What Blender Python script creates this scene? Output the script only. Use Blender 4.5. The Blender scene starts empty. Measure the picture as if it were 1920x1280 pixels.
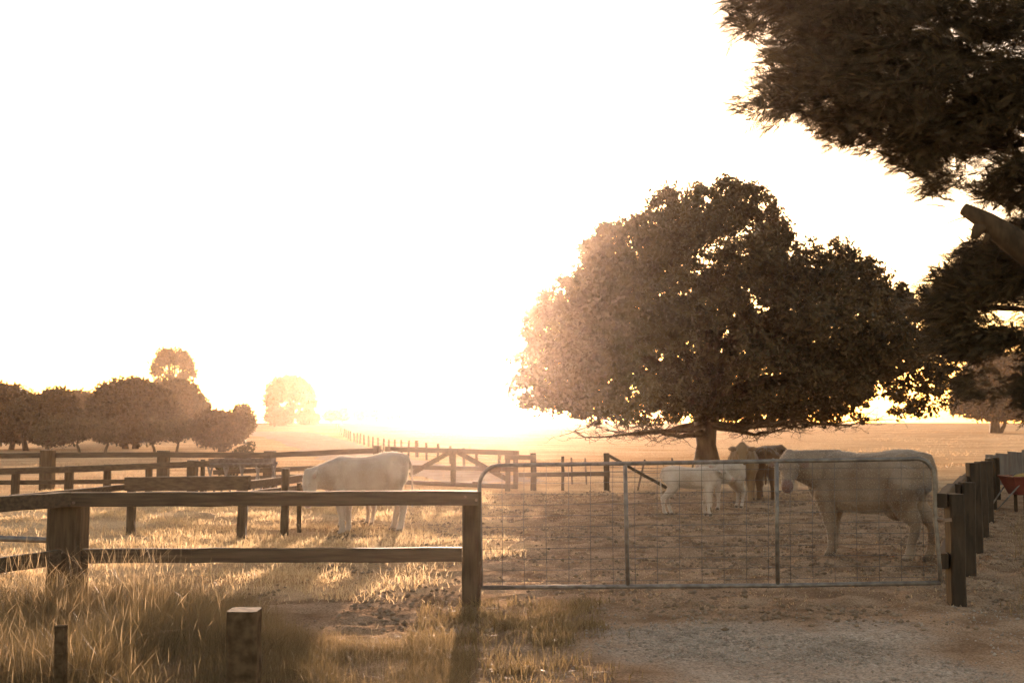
import bpy, math, random
import numpy as np
from mathutils import Vector

random.seed(7)
rng = np.random.default_rng(11)
R = math.radians
SC = bpy.context.scene
COL = SC.collection

# ------------------------------------------------------------------ camera, sky, sun, exposure
F = 2133.0            # focal length in pixels of the 1920 px wide photograph
EYE = 1.65
TILT = math.atan(150.0 / F)
cam_d = bpy.data.cameras.new('camera')
cam_d.sensor_width = 36.0
cam_d.lens = F / 1920.0 * 36.0
cam_d.clip_start = 0.05
cam_d.clip_end = 5000
cam_d.dof.use_dof = True
cam_d.dof.focus_distance = 11.5
cam_d.dof.aperture_fstop = 4.5
cam = bpy.data.objects.new('camera', cam_d)
COL.objects.link(cam)
cam.location = (0, 0, EYE)
cam.rotation_euler = (R(90) + TILT, 0, 0)
SC.camera = cam

SUN_ELEV = R(4.9)
SUN_AZ = R(-1.0)      # towards +Y, a hair to the left
world = bpy.data.worlds.new('World')
SC.world = world
world.use_nodes = True
wt = world.node_tree
bg = wt.nodes['Background']
sky = wt.nodes.new('ShaderNodeTexSky')
sky.sky_type = 'NISHITA'
sky.sun_disc = False
sky.sun_elevation = SUN_ELEV
sky.sun_rotation = SUN_AZ
sky.altitude = 100
sky.air_density = 1.0
sky.dust_density = 1.3
sky.ozone_density = 0.6
wb = wt.nodes.new('ShaderNodeMix')
wb.data_type = 'RGBA'
wb.blend_type = 'MULTIPLY'
wb.inputs[0].default_value = 1.0
wb.inputs[7].default_value = (1.0, 0.80, 0.715, 1)
wt.links.new(sky.outputs[0], wb.inputs[6])
wt.links.new(wb.outputs[2], bg.inputs[0])
bg.inputs[1].default_value = 0.15

sun_d = bpy.data.lights.new('sun', 'SUN')
sun_d.energy = 5.0
sun_d.angle = R(0.55)
sun_d.color = (1.0, 0.72, 0.53)
sun = bpy.data.objects.new('sun', sun_d)
COL.objects.link(sun)
sdir = Vector((math.sin(SUN_AZ) * math.cos(SUN_ELEV), math.cos(SUN_AZ) * math.cos(SUN_ELEV), math.sin(SUN_ELEV)))
sun.rotation_euler = sdir.to_track_quat('Z', 'Y').to_euler()
sun.location = (0, 60, 25)

SC.view_settings.view_transform = 'Standard'
SC.view_settings.look = 'None'
SC.view_settings.exposure = 2.1
SC.view_settings.gamma = 1.0
SC.view_settings.use_curve_mapping = False

cy = SC.cycles
cy.use_denoising = True
cy.max_bounces = 7
cy.diffuse_bounces = 3
cy.glossy_bounces = 2
cy.transmission_bounces = 3
cy.volume_bounces = 1
cy.transparent_max_bounces = 8
cy.sample_clamp_indirect = 6.0
cy.caustics_reflective = False
cy.caustics_refractive = False
cy.use_adaptive_sampling = True
cy.adaptive_threshold = 0.02

# ------------------------------------------------------------------ noise + terrain
def smooth(t):
    t = np.clip(t, 0, 1)
    return t * t * (3 - 2 * t)

def vnoise(x, y, seed=0):
    xi = np.floor(x).astype(np.int64); yi = np.floor(y).astype(np.int64)
    xf = x - xi; yf = y - yi
    def h(a, b):
        n = (a * 374761393 + b * 668265263 + seed * 974711) & 0x7fffffff
        n = ((n ^ (n >> 13)) * 1274126177) & 0x7fffffff
        return ((n ^ (n >> 16)) & 0xffff) / 65535.0
    u = xf * xf * (3 - 2 * xf); v = yf * yf * (3 - 2 * yf)
    return (h(xi, yi) * (1 - u) + h(xi + 1, yi) * u) * (1 - v) + (h(xi, yi + 1) * (1 - u) + h(xi + 1, yi + 1) * u) * v

def base_z(x, y):
    x = np.asarray(x, float); y = np.asarray(y, float)
    z = 1.42 * smooth((y - 50) / 190.0)
    z = z - np.maximum(0, y - 235) ** 2 / 80000.0
    z = z + 0.25 * smooth((np.abs(x) - 20) / 120) * (vnoise(x / 60, y / 90, 5) - .5) * smooth((y - 40) / 60)
    return z

LUMPS = []
def ground_px(px, py):
    """point of the terrain seen at a place of the photograph (used to take measurements)"""
    rx, ry, rz = ray(px, py)
    d = 3.0
    while d < 1200:
        t = d / ry
        if EYE + rz * t <= float(base_z(rx * t, d)):
            break
        d *= 1.004
    t = d / ry
    return Vector((rx * t, d, float(base_z(rx * t, d))))

def ray(px, py):
    a = (px - 960) / F; b = (640 - py) / F
    return a, math.cos(TILT) - b * math.sin(TILT), math.sin(TILT) + b * math.cos(TILT)

def P(px, py, d):
    rx, ry, rz = ray(px, py)
    t = d / ry
    return Vector((rx * t, d, EYE + rz * t))

G = ground_px

for px, py, r, h in [(1158, 1005, .16, .06), (1040, 969, .18, .05), (1290, 1036, .2, .06), (1105, 981, .2, .04), (1600, 1010, .25, .05),
                     (985, 1040, .2, .05), (925, 958, .2, .04), (1400, 1075, .3, .05), (1330, 1000, .2, .04), (1700, 1060, .25, .05),
                     (960, 1060, .2, .05), (1230, 1062, .2, .04), (1500, 1055, .22, .05), (300, 985, .3, .06), (380, 970, .3, .07)]:
    g = G(px, py)
    LUMPS.append((g.x, g.y, r, h))

def micro_z(x, y):
    near = smooth((60 - y) / 30.0) * smooth((y + 5) / 8)
    paddock = smooth((y - 9.6) / 0.8) * smooth((x + 1.5) / 2.0)
    a = (vnoise(x * 1.3, y * 1.1, 1) - .5) * 0.04
    b = (vnoise(x * 4.5, y * 4.0, 2) - .5) * 0.045
    c = (vnoise(x * 9, y * 8, 3) - .5) * 0.03
    d = np.maximum(0, vnoise(x * 7, y * 6, 8) - .62) * 0.09
    rough = .35 + .65 * paddock + .5 * smooth((-x - .3) / 1.0)
    road = gravel_mask(x, y)
    rough = rough * (1 - .75 * road)
    z = near * (a + (b + c + d * paddock) * rough)
    rut = np.exp(-((x - 1.35 - .03 * y) / .22) ** 2) + np.exp(-((x - 3.0 - .05 * y) / .22) ** 2)
    z = z - .018 * rut * road * near
    for (lx, ly, r, h) in LUMPS:
        z = z + h * np.exp(-(((x - lx) ** 2 + ((y - ly) * .8) ** 2) / r ** 2))
    return z

def gravel_mask(x, y):
    n = (vnoise(x * 1.7, y * 1.7, 21) - .5) * 1.1 + (vnoise(x * 5, y * 5, 22) - .5) * .45
    left = smooth((x - (.55 + .04 * (10 - y)) + n * .5) / .5)
    right = smooth(((3.4 + .05 * (y - 6)) - x + n * .6) / .9)
    far = smooth((9.6 - y + n * .6) / .5)
    return left * right * far

def full_z(x, y):
    return base_z(x, y) + micro_z(np.asarray(x, float), np.asarray(y, float))

# ------------------------------------------------------------------ node helpers and materials
def new_mat(name):
    m = bpy.data.materials.new(name)
    m.use_nodes = True
    return m, m.node_tree, m.node_tree.nodes['Principled BSDF']

def noise_mix(nt, scale, c0, c1, lo=.35, hi=.65, coord='Object', detail=5, stretch=None):
    tc = nt.nodes.new('ShaderNodeTexCoord')
    src = tc.outputs[coord]
    if stretch:
        mp = nt.nodes.new('ShaderNodeMapping'); mp.inputs['Scale'].default_value = stretch
        nt.links.new(src, mp.inputs[0]); src = mp.outputs[0]
    nz = nt.nodes.new('ShaderNodeTexNoise'); nz.inputs['Scale'].default_value = scale; nz.inputs['Detail'].default_value = detail
    nt.links.new(src, nz.inputs['Vector'])
    rp = nt.nodes.new('ShaderNodeValToRGB')
    rp.color_ramp.elements[0].position = lo; rp.color_ramp.elements[0].color = (*c0, 1)
    rp.color_ramp.elements[1].position = hi; rp.color_ramp.elements[1].color = (*c1, 1)
    nt.links.new(nz.outputs['Fac'], rp.inputs[0])
    return rp.outputs[0], nz.outputs['Fac']

def bump(nt, bs, fac, strength=.4, dist=.01):
    b = nt.nodes.new('ShaderNodeBump'); b.inputs['Strength'].default_value = strength; b.inputs['Distance'].default_value = dist
    nt.links.new(fac, b.inputs['Height']); nt.links.new(b.outputs[0], bs.inputs['Normal'])

def mat_simple(name, c0, c1, scale=8, rough=.8, metal=0, bmp=.3, bd=.01, stretch=None, spec=.3):
    m, nt, bs = new_mat(name)
    c, f = noise_mix(nt, scale, c0, c1, stretch=stretch)
    nt.links.new(c, bs.inputs['Base Color'])
    bs.inputs['Roughness'].default_value = rough
    bs.inputs['Metallic'].default_value = metal
    bs.inputs['Specular IOR Level'].default_value = spec
    if bmp: bump(nt, bs, f, bmp, bd)
    return m

M = {}
M['wood'] = mat_simple('weathered_wood', (.045, .03, .016), (.10, .07, .042), 22, .9, stretch=(1, 1, 1), bmp=.6, bd=.006, spec=.05)
M['wood_rail'] = mat_simple('weathered_wood_rail', (.045, .03, .017), (.09, .063, .038), 26, .7, stretch=(.12, 1, 1.3), bmp=.7, bd=.005, spec=.3)
M['wood_post'] = mat_simple('weathered_wood_post', (.042, .028, .015), (.085, .06, .036), 26, .75, stretch=(1, 1, .12), bmp=.7, bd=.005, spec=.2)
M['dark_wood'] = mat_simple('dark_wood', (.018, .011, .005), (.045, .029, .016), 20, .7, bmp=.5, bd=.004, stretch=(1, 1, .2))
M['bark'] = mat_simple('bark', (.03, .02, .01), (.075, .05, .028), 6, .9, bmp=.8, bd=.03, stretch=(1, 1, .3))
M['steel'] = mat_simple('galvanised_steel', (.12, .107, .095), (.21, .19, .172), 14, .5, metal=.5, bmp=.1, bd=.002)
M['rust_steel'] = mat_simple('rusty_steel', (.14, .09, .06), (.22, .16, .12), 20, .6, metal=.3)
M['wire'] = mat_simple('wire', (.10, .09, .08), (.16, .14, .13), 30, .4, metal=.7, bmp=0)
M['red_paint'] = mat_simple('faded_red_paint', (.10, .022, .016), (.14, .035, .024), 5, .5, bmp=.1)
M['yellow_feed'] = mat_simple('yellow_feed', (.32, .21, .06), (.4, .28, .1), 40, .9)
M['grey_board'] = mat_simple('grey_board', (.11, .10, .095), (.18, .165, .155), 8, .75, stretch=(1, 1, .2))
M['eye'] = mat_simple('eye_black', (.012, .01, .008), (.02, .015, .01), 5, .1, bmp=0, spec=.6)
M['track'] = mat_simple('pale_gravel_track', (.27, .215, .17), (.38, .31, .25), 1.5, .95, bmp=.4, bd=.03, spec=0)

def leaf_mat(name, c0, c1, trans=.35, tcol=None, rough=.6):
    m, nt, bs = new_mat(name)
    at = nt.nodes.new('ShaderNodeAttribute'); at.attribute_name = 'tone'
    rp = nt.nodes.new('ShaderNodeValToRGB')
    rp.color_ramp.elements[0].color = (*c0, 1); rp.color_ramp.elements[1].color = (*c1, 1)
    nt.links.new(at.outputs['Fac'], rp.inputs[0])
    nt.links.new(rp.outputs[0], bs.inputs['Base Color'])
    bs.inputs['Roughness'].default_value = rough
    bs.inputs['Specular IOR Level'].default_value = .3
    tr = nt.nodes.new('ShaderNodeBsdfTranslucent')
    if tcol is None:
        nt.links.new(rp.outputs[0], tr.inputs[0])
    else:
        mx = nt.nodes.new('ShaderNodeMix'); mx.data_type = 'RGBA'; mx.blend_type = 'MULTIPLY'; mx.inputs[0].default_value = 1
        nt.links.new(rp.outputs[0], mx.inputs[6]); mx.inputs[7].default_value = (*tcol, 1)
        nt.links.new(mx.outputs[2], tr.inputs[0])
    ms = nt.nodes.new('ShaderNodeMixShader'); ms.inputs[0].default_value = trans
    out = nt.nodes['Material Output']
    nt.links.new(bs.outputs[0], ms.inputs[1]); nt.links.new(tr.outputs[0], ms.inputs[2])
    nt.links.new(ms.outputs[0], out.inputs['Surface'])
    return m

M['leaf'] = leaf_mat('broad_leaf', (.024, .019, .007), (.062, .045, .016), .25)
M['needle'] = leaf_mat('conifer_needle', (.032, .024, .010), (.085, .06, .026), .15)
M['gum_leaf'] = leaf_mat('gum_leaf', (.04, .034, .014), (.085, .065, .028), .25)
M['straw'] = leaf_mat('straw', (.42, .29, .15), (.72, .56, .34), .5)
M['stubble'] = leaf_mat('stubble', (.26, .17, .095), (.50, .36, .215), .4)
M['seed'] = leaf_mat('seed_head', (.20, .135, .07), (.46, .34, .2), .4)
M['weed'] = leaf_mat('weed', (.075, .055, .02), (.34, .235, .115), .40)

def ground_mat():
    m, nt, bs = new_mat('farm_ground')
    L = nt.links.new
    field, nf = noise_mix(nt, .55, (.40, .27, .155), (.58, .43, .27), .38, .62, detail=8, stretch=(.35, 1.2, 1))
    dirt, nd = noise_mix(nt, 2.2, (.22, .145, .092), (.40, .285, .19), .35, .65, detail=9)
    grav, ng = noise_mix(nt, 28, (.29, .235, .18), (.52, .44, .355), .3, .7, detail=6)
    gp, _ = noise_mix(nt, 1.1, (.0, .0, .0), (1, 1, 1), .42, .6, detail=5)
    def mix(f, a, b, mode='MIX'):
        x = nt.nodes.new('ShaderNodeMix'); x.data_type = 'RGBA'; x.blend_type = mode
        if hasattr(f, 'links'): L(f, x.inputs[0])
        else: x.inputs[0].default_value = f
        if isinstance(a, tuple): x.inputs[6].default_value = (*a, 1)
        else: L(a, x.inputs[6])
        if isinstance(b, tuple): x.inputs[7].default_value = (*b, 1)
        else: L(b, x.inputs[7])
        return x.outputs[2]
    ad = nt.nodes.new('ShaderNodeAttribute'); ad.attribute_name = 'dirt'
    ag = nt.nodes.new('ShaderNodeAttribute'); ag.attribute_name = 'gravel'
    c = mix(ad.outputs['Fac'], field, dirt)
    g2 = mix(gp, grav, (.19, .14, .10))
    gq = nt.nodes.new('ShaderNodeMath'); gq.operation = 'MULTIPLY'; gq.inputs[1].default_value = .35
    L(gp, gq.inputs[0])
    g2 = mix(gq.outputs[0], grav, (.19, .14, .10))
    c = mix(ag.outputs['Fac'], c, g2)
    sp, ns = noise_mix(nt, 60, (.55, .5, .45), (1.15, 1.1, 1.05), .35, .6, detail=3)
    c = mix(.8, c, sp, 'MULTIPLY')
    L(c, bs.inputs['Base Color'])
    bs.inputs['Roughness'].default_value = .95
    bs.inputs['Specular IOR Level'].default_value = .0
    tc = nt.nodes.new('ShaderNodeTexCoord')
    n1 = nt.nodes.new('ShaderNodeTexNoise'); n1.inputs['Scale'].default_value = 14; n1.inputs['Detail'].default_value = 8
    L(tc.outputs['Object'], n1.inputs['Vector'])
    bump(nt, bs, n1.outputs['Fac'], 1.0, .05)
    return m
M['ground'] = ground_mat()

def hide_mat(name, c0, c1, muzzle, horn=(.10, .07, .05)):
    m, nt, bs = new_mat(name)
    L = nt.links.new
    col, f = noise_mix(nt, 1.7, c0, c1, .28, .72, detail=7, stretch=(1, 1, .8))
    at = nt.nodes.new('ShaderNodeAttribute'); at.attribute_name = 'muzzle'
    ah = nt.nodes.new('ShaderNodeAttribute'); ah.attribute_name = 'horn'
    a = nt.nodes.new('ShaderNodeMix'); a.data_type = 'RGBA'
    L(at.outputs['Fac'], a.inputs[0]); L(col, a.inputs[6]); a.inputs[7].default_value = (*muzzle, 1)
    b = nt.nodes.new('ShaderNodeMix'); b.data_type = 'RGBA'
    L(ah.outputs['Fac'], b.inputs[0]); L(a.outputs[2], b.inputs[6]); b.inputs[7].default_value = (*horn, 1)
    L(b.outputs[2], bs.inputs['Base Color'])
    bs.inputs['Roughness'].default_value = .75
    bs.inputs['Sheen Weight'].default_value = .25
    bs.inputs['Sheen Roughness'].default_value = .4
    bs.inputs['Specular IOR Level'].default_value = .2
    nz = nt.nodes.new('ShaderNodeTexNoise'); nz.inputs['Scale'].default_value = 70
    tc = nt.nodes.new('ShaderNodeTexCoord'); L(tc.outputs['Object'], nz.inputs['Vector'])
    bump(nt, bs, nz.outputs['Fac'], .5, .006)
    return m
M['white_hide'] = hide_mat('white_hide', (.14, .09, .055), (.34, .27, .21), (.16, .09, .07))
M['cream_hide'] = hide_mat('cream_hide', (.32, .25, .19), (.56, .49, .42), (.38, .24, .19))
M['tan_hide'] = hide_mat('tan_hide', (.20, .125, .065), (.29, .19, .11), (.14, .08, .05))
M['brown_hide'] = hide_mat('brown_hide', (.11, .06, .03), (.18, .105, .055), (.07, .04, .03))

M['pale_hair'] = leaf_mat('pale_hair', (.40, .33, .26), (.62, .54, .45), .5)
M['cream_hair'] = leaf_mat('cream_hair', (.50, .43, .35), (.72, .65, .56), .5)
M['tan_hair'] = leaf_mat('tan_hair', (.24, .15, .08), (.38, .26, .15), .5)
M['brown_hair'] = leaf_mat('brown_hair', (.13, .075, .04), (.24, .15, .08), .5)
HAIR = {'white_hide': 'pale_hair', 'cream_hide': 'cream_hair', 'tan_hide': 'tan_hair', 'brown_hide': 'brown_hair'}
# ------------------------------------------------------------------ mesh helpers
class MB:
    """collects boxes, beams and tubes into one mesh"""
    def __init__(s): s.v = []; s.f = []; s.sm = []
    def _add(s, vs, fs, sm=False):
        o = len(s.v); s.v += [tuple(v) for v in vs]
        s.f += [tuple(i + o for i in f) for f in fs]; s.sm += [sm] * len(fs)
    def beam(s, a, b, w, h, segs=5, jit=.004, up=Vector((0, 0, 1)), chamfer=.12):
        """bar from a to b, w wide across, h high along up, slightly irregular, with chamfered edges"""
        a = Vector(a); b = Vector(b); d = (b - a).normalized()
        side = d.cross(up)
        if side.length < 1e-3: side = Vector((1, 0, 0))
        side.normalize(); u = side.cross(d).normalized()
        c = min(w, h) * chamfer
        prof = [(-w/2+c, -h/2), (w/2-c, -h/2), (w/2, -h/2+c), (w/2, h/2-c), (w/2-c, h/2), (-w/2+c, h/2), (-w/2, h/2-c), (-w/2, -h/2+c)]
        vs = []; fs = []
        for i in range(segs + 1):
            p = a.lerp(b, i / segs); js = random.uniform(-jit, jit); ju = random.uniform(-jit, jit)
            for (x, y) in prof:
                vs.append(p + side * (x + js + random.uniform(-jit, jit) * .4) + u * (y + ju + random.uniform(-jit, jit) * .4))
        for i in range(segs):
            for k in range(8):
                fs.append((i*8+k, i*8+(k+1) % 8, (i+1)*8+(k+1) % 8, (i+1)*8+k))
        fs.append(tuple(range(7, -1, -1))); fs.append(tuple(segs*8+k for k in range(8)))
        s._add(vs, fs)
    def tube(s, pts, rad, sides=10, cap=True, jit=0):
        pts = [Vector(p) for p in pts]
        n = len(pts)
        rad = rad if hasattr(rad, '__len__') else [rad] * n
        vs = []; fs = []; prev = None
        for i, p in enumerate(pts):
            t = (pts[min(i+1, n-1)] - pts[max(i-1, 0)]).normalized()
            if prev is None:
                q = Vector((0, 0, 1)) if abs(t.z) < .9 else Vector((1, 0, 0))
                nrm = t.cross(q).normalized()
            else:
                nrm = (prev - t * prev.dot(t)).normalized()
            prev = nrm; bn = t.cross(nrm)
            for k in range(sides):
                an = 2 * math.pi * k / sides; r = rad[i] * (1 + random.uniform(-jit, jit))
                vs.append(p + nrm * math.cos(an) * r + bn * math.sin(an) * r)
        for i in range(n - 1):
            for k in range(sides):
                fs.append((i*sides+k, i*sides+(k+1) % sides, (i+1)*sides+(k+1) % sides, (i+1)*sides+k))
        if cap:
            fs.append(tuple(range(sides-1, -1, -1))); fs.append(tuple((n-1)*sides+k for k in range(sides)))
        s._add(vs, fs, True)
    def loft(s, rings, closed=True, smooth_=True):
        k = len(rings[0]); vs = [v for r in rings for v in r]; fs = []
        for i in range(len(rings) - 1):
            for j in range(k):
                fs.append((i*k+j, i*k+(j+1) % k, (i+1)*k+(j+1) % k, (i+1)*k+j))
        if closed:
            fs.append(tuple(range(k-1, -1, -1))); fs.append(tuple((len(rings)-1)*k+j for j in range(k)))
        s._add(vs, fs, smooth_)
    def ball(s, c, r, nu=14, nv=9, rot=None):
        c = Vector(c); r = Vector(r) if hasattr(r, '__len__') else Vector((r, r, r))
        vs = []; fs = []
        for i in range(nv + 1):
            th = math.pi * (i + .001) / (nv + .002)
            for k in range(nu):
                ph = 2 * math.pi * k / nu
                p = Vector((r.x*math.sin(th)*math.cos(ph), r.y*math.sin(th)*math.sin(ph), r.z*math.cos(th)))
                if rot is not None: p = rot @ p
                vs.append(c + p)
        for i in range(nv):
            for k in range(nu):
                fs.append((i*nu+k, (i+1)*nu+k, (i+1)*nu+(k+1) % nu, i*nu+(k+1) % nu))
        fs.append(tuple(range(nu))); fs.append(tuple(nv*nu+k for k in range(nu-1, -1, -1)))
        s._add(vs, fs, True)
    def mesh(s, name, off=Vector((0, 0, 0))):
        me = bpy.data.meshes.new(name)
        me.from_pydata([(v[0]-off.x, v[1]-off.y, v[2]-off.z) for v in s.v], [], s.f)
        me.polygons.foreach_set('use_smooth', s.sm)
        me.update()
        return me
    def build(s, name, mat, parent=None, off=None):
        o0 = off if off is not None else (root_loc(parent) if parent else Vector((0, 0, 0)))
        o = bpy.data.objects.new(name, s.mesh(name, o0))
        o.data.materials.append(mat)
        COL.objects.link(o)
        if parent: o.parent = parent
        return o

def root_loc(o):
    p = Vector(o.location)
    while o.parent:
        o = o.parent; p += Vector(o.location)
    return p

def tag(o, label=None, cat=None, group=None, kind=None):
    if label: o['label'] = label
    if cat: o['category'] = cat
    if group: o['group'] = group
    if kind: o['kind'] = kind
    return o

def thing(name, loc, label, cat, group=None):
    o = bpy.data.objects.new(name, None); COL.objects.link(o)
    o.location = loc; o.empty_display_size = .2
    return tag(o, label, cat, group)

def np_mesh(name, verts, quads, mat, parent=None, tone=None, smooth_=False, tris=None):
    off = root_loc(parent) if parent else Vector((0, 0, 0))
    me = bpy.data.meshes.new(name)
    verts = np.asarray(verts, np.float32) - np.array(off, np.float32)
    nq = len(quads)
    me.vertices.add(len(verts)); me.vertices.foreach_set('co', verts.ravel())
    me.loops.add(nq * 4); me.loops.foreach_set('vertex_index', np.asarray(quads, np.int32).ravel())
    me.polygons.add(nq); me.polygons.foreach_set('loop_start', np.arange(0, nq * 4, 4, dtype=np.int32))
    if smooth_: me.polygons.foreach_set('use_smooth', np.ones(nq, bool))
    me.update(calc_edges=True)
    if tone is not None:
        at = me.attributes.new('tone', 'FLOAT', 'POINT'); at.data.foreach_set('value', np.asarray(tone, np.float32))
    me.materials.append(mat)
    o = bpy.data.objects.new(name, me); COL.objects.link(o)
    if parent: o.parent = parent
    return o

# ------------------------------------------------------------------ ground
def axis(fine0, fine1, step, lo, hi, grow):
    a = list(np.arange(fine0, fine1, step)); s = step
    while a[-1] < hi: s *= grow; a.append(a[-1] + s)
    b = []; s = step; x = fine0
    while x > lo: s *= grow * 1.1; x -= s; b.append(x)
    return np.array(b[::-1] + a)

xs = axis(-7.5, 8, .05, -650, 650, 1.045)
ys = np.array(list(np.arange(-30, 4, 1.0)) + list(np.arange(4, 14, .05)))
yl = [ys[-1]]; st = .05
while yl[-1] < 900: st *= 1.0125; yl.append(yl[-1] + st)
ys = np.concatenate([ys, yl[1:]])
X, Y = np.meshgrid(xs, ys)
Z = full_z(X, Y)
nx, ny = len(xs), len(ys)
V = np.stack([X.ravel(), Y.ravel(), Z.ravel()], 1)
ii = (np.arange(ny - 1)[:, None] * nx + np.arange(nx - 1)[None, :]).ravel()
Q = np.stack([ii, ii + 1, ii + nx + 1, ii + nx], 1)
ground = np_mesh('ground', V, Q, M['ground'], smooth_=True)
n1 = (vnoise(X * .8, Y * .6, 31) - .5) * 1.6 + (vnoise(X * 3, Y * 2.5, 32) - .5) * .8
dirt = smooth((X + .9 + n1 * .9) / 1.2) * smooth((30 - Y + n1 * 3) / 6)
dirt = np.maximum(dirt, smooth((X + 1.2 + n1) / 1.2) * smooth((11.5 - Y) / 1.0) )
dirt = np.maximum(dirt, smooth((11.2 - Y + n1 * .5) / .8))
dirt = np.maximum(dirt, .75 * smooth((.35 - np.abs(X + 4.5 + .1 * Y - n1 * .5)) / .3) * smooth((Y - 30) / 4) * 0)
for nm, arr in (('dirt', dirt), ('gravel', gravel_mask(X, Y))):
    at = ground.data.attributes.new(nm, 'FLOAT', 'POINT'); at.data.foreach_set('value', arr.ravel().astype(np.float32))
tag(ground, kind='structure')

# farm track, a pale strip lying on the field
def strip(name, pts, mat, lift=.02):
    L_, R_ = [], []
    for i, (c, w) in enumerate(pts):
        a = pts[max(i-1, 0)][0]; b = pts[min(i+1, len(pts)-1)][0]
        d = Vector((b.x - a.x, b.y - a.y, 0)).normalized(); n = Vector((-d.y, d.x, 0))
        row = []
        for k in range(7):
            q = Vector((c.x, c.y, 0)) + n * w * (.5 - k / 6)
            if k in (0, 6): q += n * (vnoise(np.array([i * .7]), np.array([k * 1.]), 44)[0] - .5) * .7
            q.z = float(full_z(np.array([q.x]), np.array([q.y]))[0]) + lift
            row.append(q)
        L_.append(row)
    vs = [tuple(p) for r in L_ for p in r]
    fs = [(i*7+k, i*7+k+1, (i+1)*7+k+1, (i+1)*7+k) for i in range(len(L_)-1) for k in range(6)]
    me = bpy.data.meshes.new(name); me.from_pydata(vs, [], fs); me.update()
    me.polygons.foreach_set('use_smooth', [True] * len(fs))
    me.materials.append(mat)
    o = bpy.data.objects.new(name, me); COL.objects.link(o); tag(o, kind='structure'); return o

ctrl = [(935, 905, 2.2), (890, 895, 3.0), (780, 880, 3.4), (690, 862, 4.0), (640, 846, 4.5), (590, 828, 5), (555, 819, 6), (520, 813, 8), (480, 811, 12), (440, 811.5, 12)]
cp = [(G(a, b), w) for a, b, w in ctrl]
fine = []
for i in range(len(cp) - 1):
    p0 = cp[max(i-1, 0)][0]; p1, w1 = cp[i]; p2, w2 = cp[i+1]; p3 = cp[min(i+2, len(cp)-1)][0]
    for k in range(14):
        t = k / 14
        q = .5 * ((2*p1) + (p2-p0)*t + (2*p0-5*p1+4*p2-p3)*t*t + (3*p1-p0-3*p2+p3)*t**3)
        fine.append((q, w1 + (w2 - w1) * t))
strip('farm_track', fine, M['track'])

# ------------------------------------------------------------------ blades of grass
def blades(name, xy, h, w, mat, lean=.35, tone=None, parent=None, heads=False, lean_dir=None):
    n = len(xy)
    z0 = full_z(xy[:, 0], xy[:, 1]) - .012
    ang = rng.uniform(0, 2*np.pi, n); la = rng.uniform(0, 2*np.pi, n) if lean_dir is None else lean_dir
    ln = np.abs(rng.normal(0, lean, n)) * h
    dx, dy = np.cos(la) * ln, np.sin(la) * ln
    wx, wy = np.cos(ang) * w / 2, np.sin(ang) * w / 2
    V = []
    if heads:
        prof = [(0, .5), (.45, .4), (.78, .35), (.80, 1.5), (.9, 1.7), (1.0, .3)]
    else:
        prof = [(0, 1), (.4, .85), (.75, .55), (1.0, .06)]
    for (t, k) in prof:
        cx = xy[:, 0] + dx * t**2; cy_ = xy[:, 1] + dy * t**2; cz = z0 + h * t - .25 * ln * t**3
        V.append(np.stack([cx - wx*k, cy_ - wy*k, cz], 1)); V.append(np.stack([cx + wx*k, cy_ + wy*k, cz], 1))
    m = len(prof) * 2
    V = np.stack(V, 1).reshape(-1, 3)
    b = np.arange(n)[:, None] * m
    Q = np.concatenate([np.concatenate([b + 2*i, b + 2*i+1, b + 2*i+3, b + 2*i+2], 1) for i in range(len(prof)-1)], 0)
    tone = rng.uniform(0, 1, n) if tone is None else tone
    return np_mesh(name, V, Q, mat, parent, np.repeat(tone, m))

def scatter(n, x0, x1, y0, y1, keep=None, clump=None):
    out = []
    tot = 0
    while tot < n:
        x = rng.uniform(x0, x1, n * 2); y = rng.uniform(y0, y1, n * 2)
        p = np.ones(len(x))
        if clump: p = smooth((vnoise(x * clump, y * clump, 61) - .35) / .35) * .8 + .2 * vnoise(x * clump * 4, y * clump * 4, 62)
        if keep is not None: p = p * keep(x, y)
        k = rng.uniform(0, 1, len(x)) < p
        a = np.stack([x[k], y[k]], 1); out.append(a); tot += len(a)
    return np.concatenate(out)[:n]

# tall weeds in the left foreground
def weed_zone(x, y):
    lim = -0.25 - .25 * (vnoise(x * 0 + 3, y * 1.3, 71) - .5)
    far = 9.9 - 1.3 * smooth((x + 2.6) / 1.6)
    return smooth((lim - x) / .25) * smooth((far - y) / .5)
def weed_h(x, y):
    return .13 + .27 * smooth((-x - 1.2) / 1.6) * smooth((y - 4) / 3) * (.4 + 1.1 * vnoise(x * 1.6, y * 1.6, 72))
a = scatter(190000, -6, 0.1, 3.6, 10.2, weed_zone, 2.2)
h = weed_h(a[:, 0], a[:, 1]) * rng.uniform(.5, 1.25, len(a))
tn = np.clip(vnoise(a[:, 0] * 1.4, a[:, 1] * 1.4, 73) * .9 + .12 * smooth((-a[:, 0] - 1.5)) + rng.normal(0, .22, len(a)), 0, 1)
tag(blades('tall_grass', a, h, rng.uniform(.0012, .0032, len(a)), M['weed'], .8, tn),
    'tall dry weedy grass in front of the timber fence', 'grass', kind='stuff')
a = scatter(4500, -6, -.3, 3.8, 10.1, weed_zone, 1.4)
h = weed_h(a[:, 0], a[:, 1]) * rng.uniform(1.0, 1.7, len(a)) + .04
tag(blades('seed_stalks', a, h, rng.uniform(.0012, .0022, len(a)), M['seed'], .5, None, heads=True),
    'thin pale seed stalks standing above the weeds', 'grass', kind='stuff')
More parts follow.
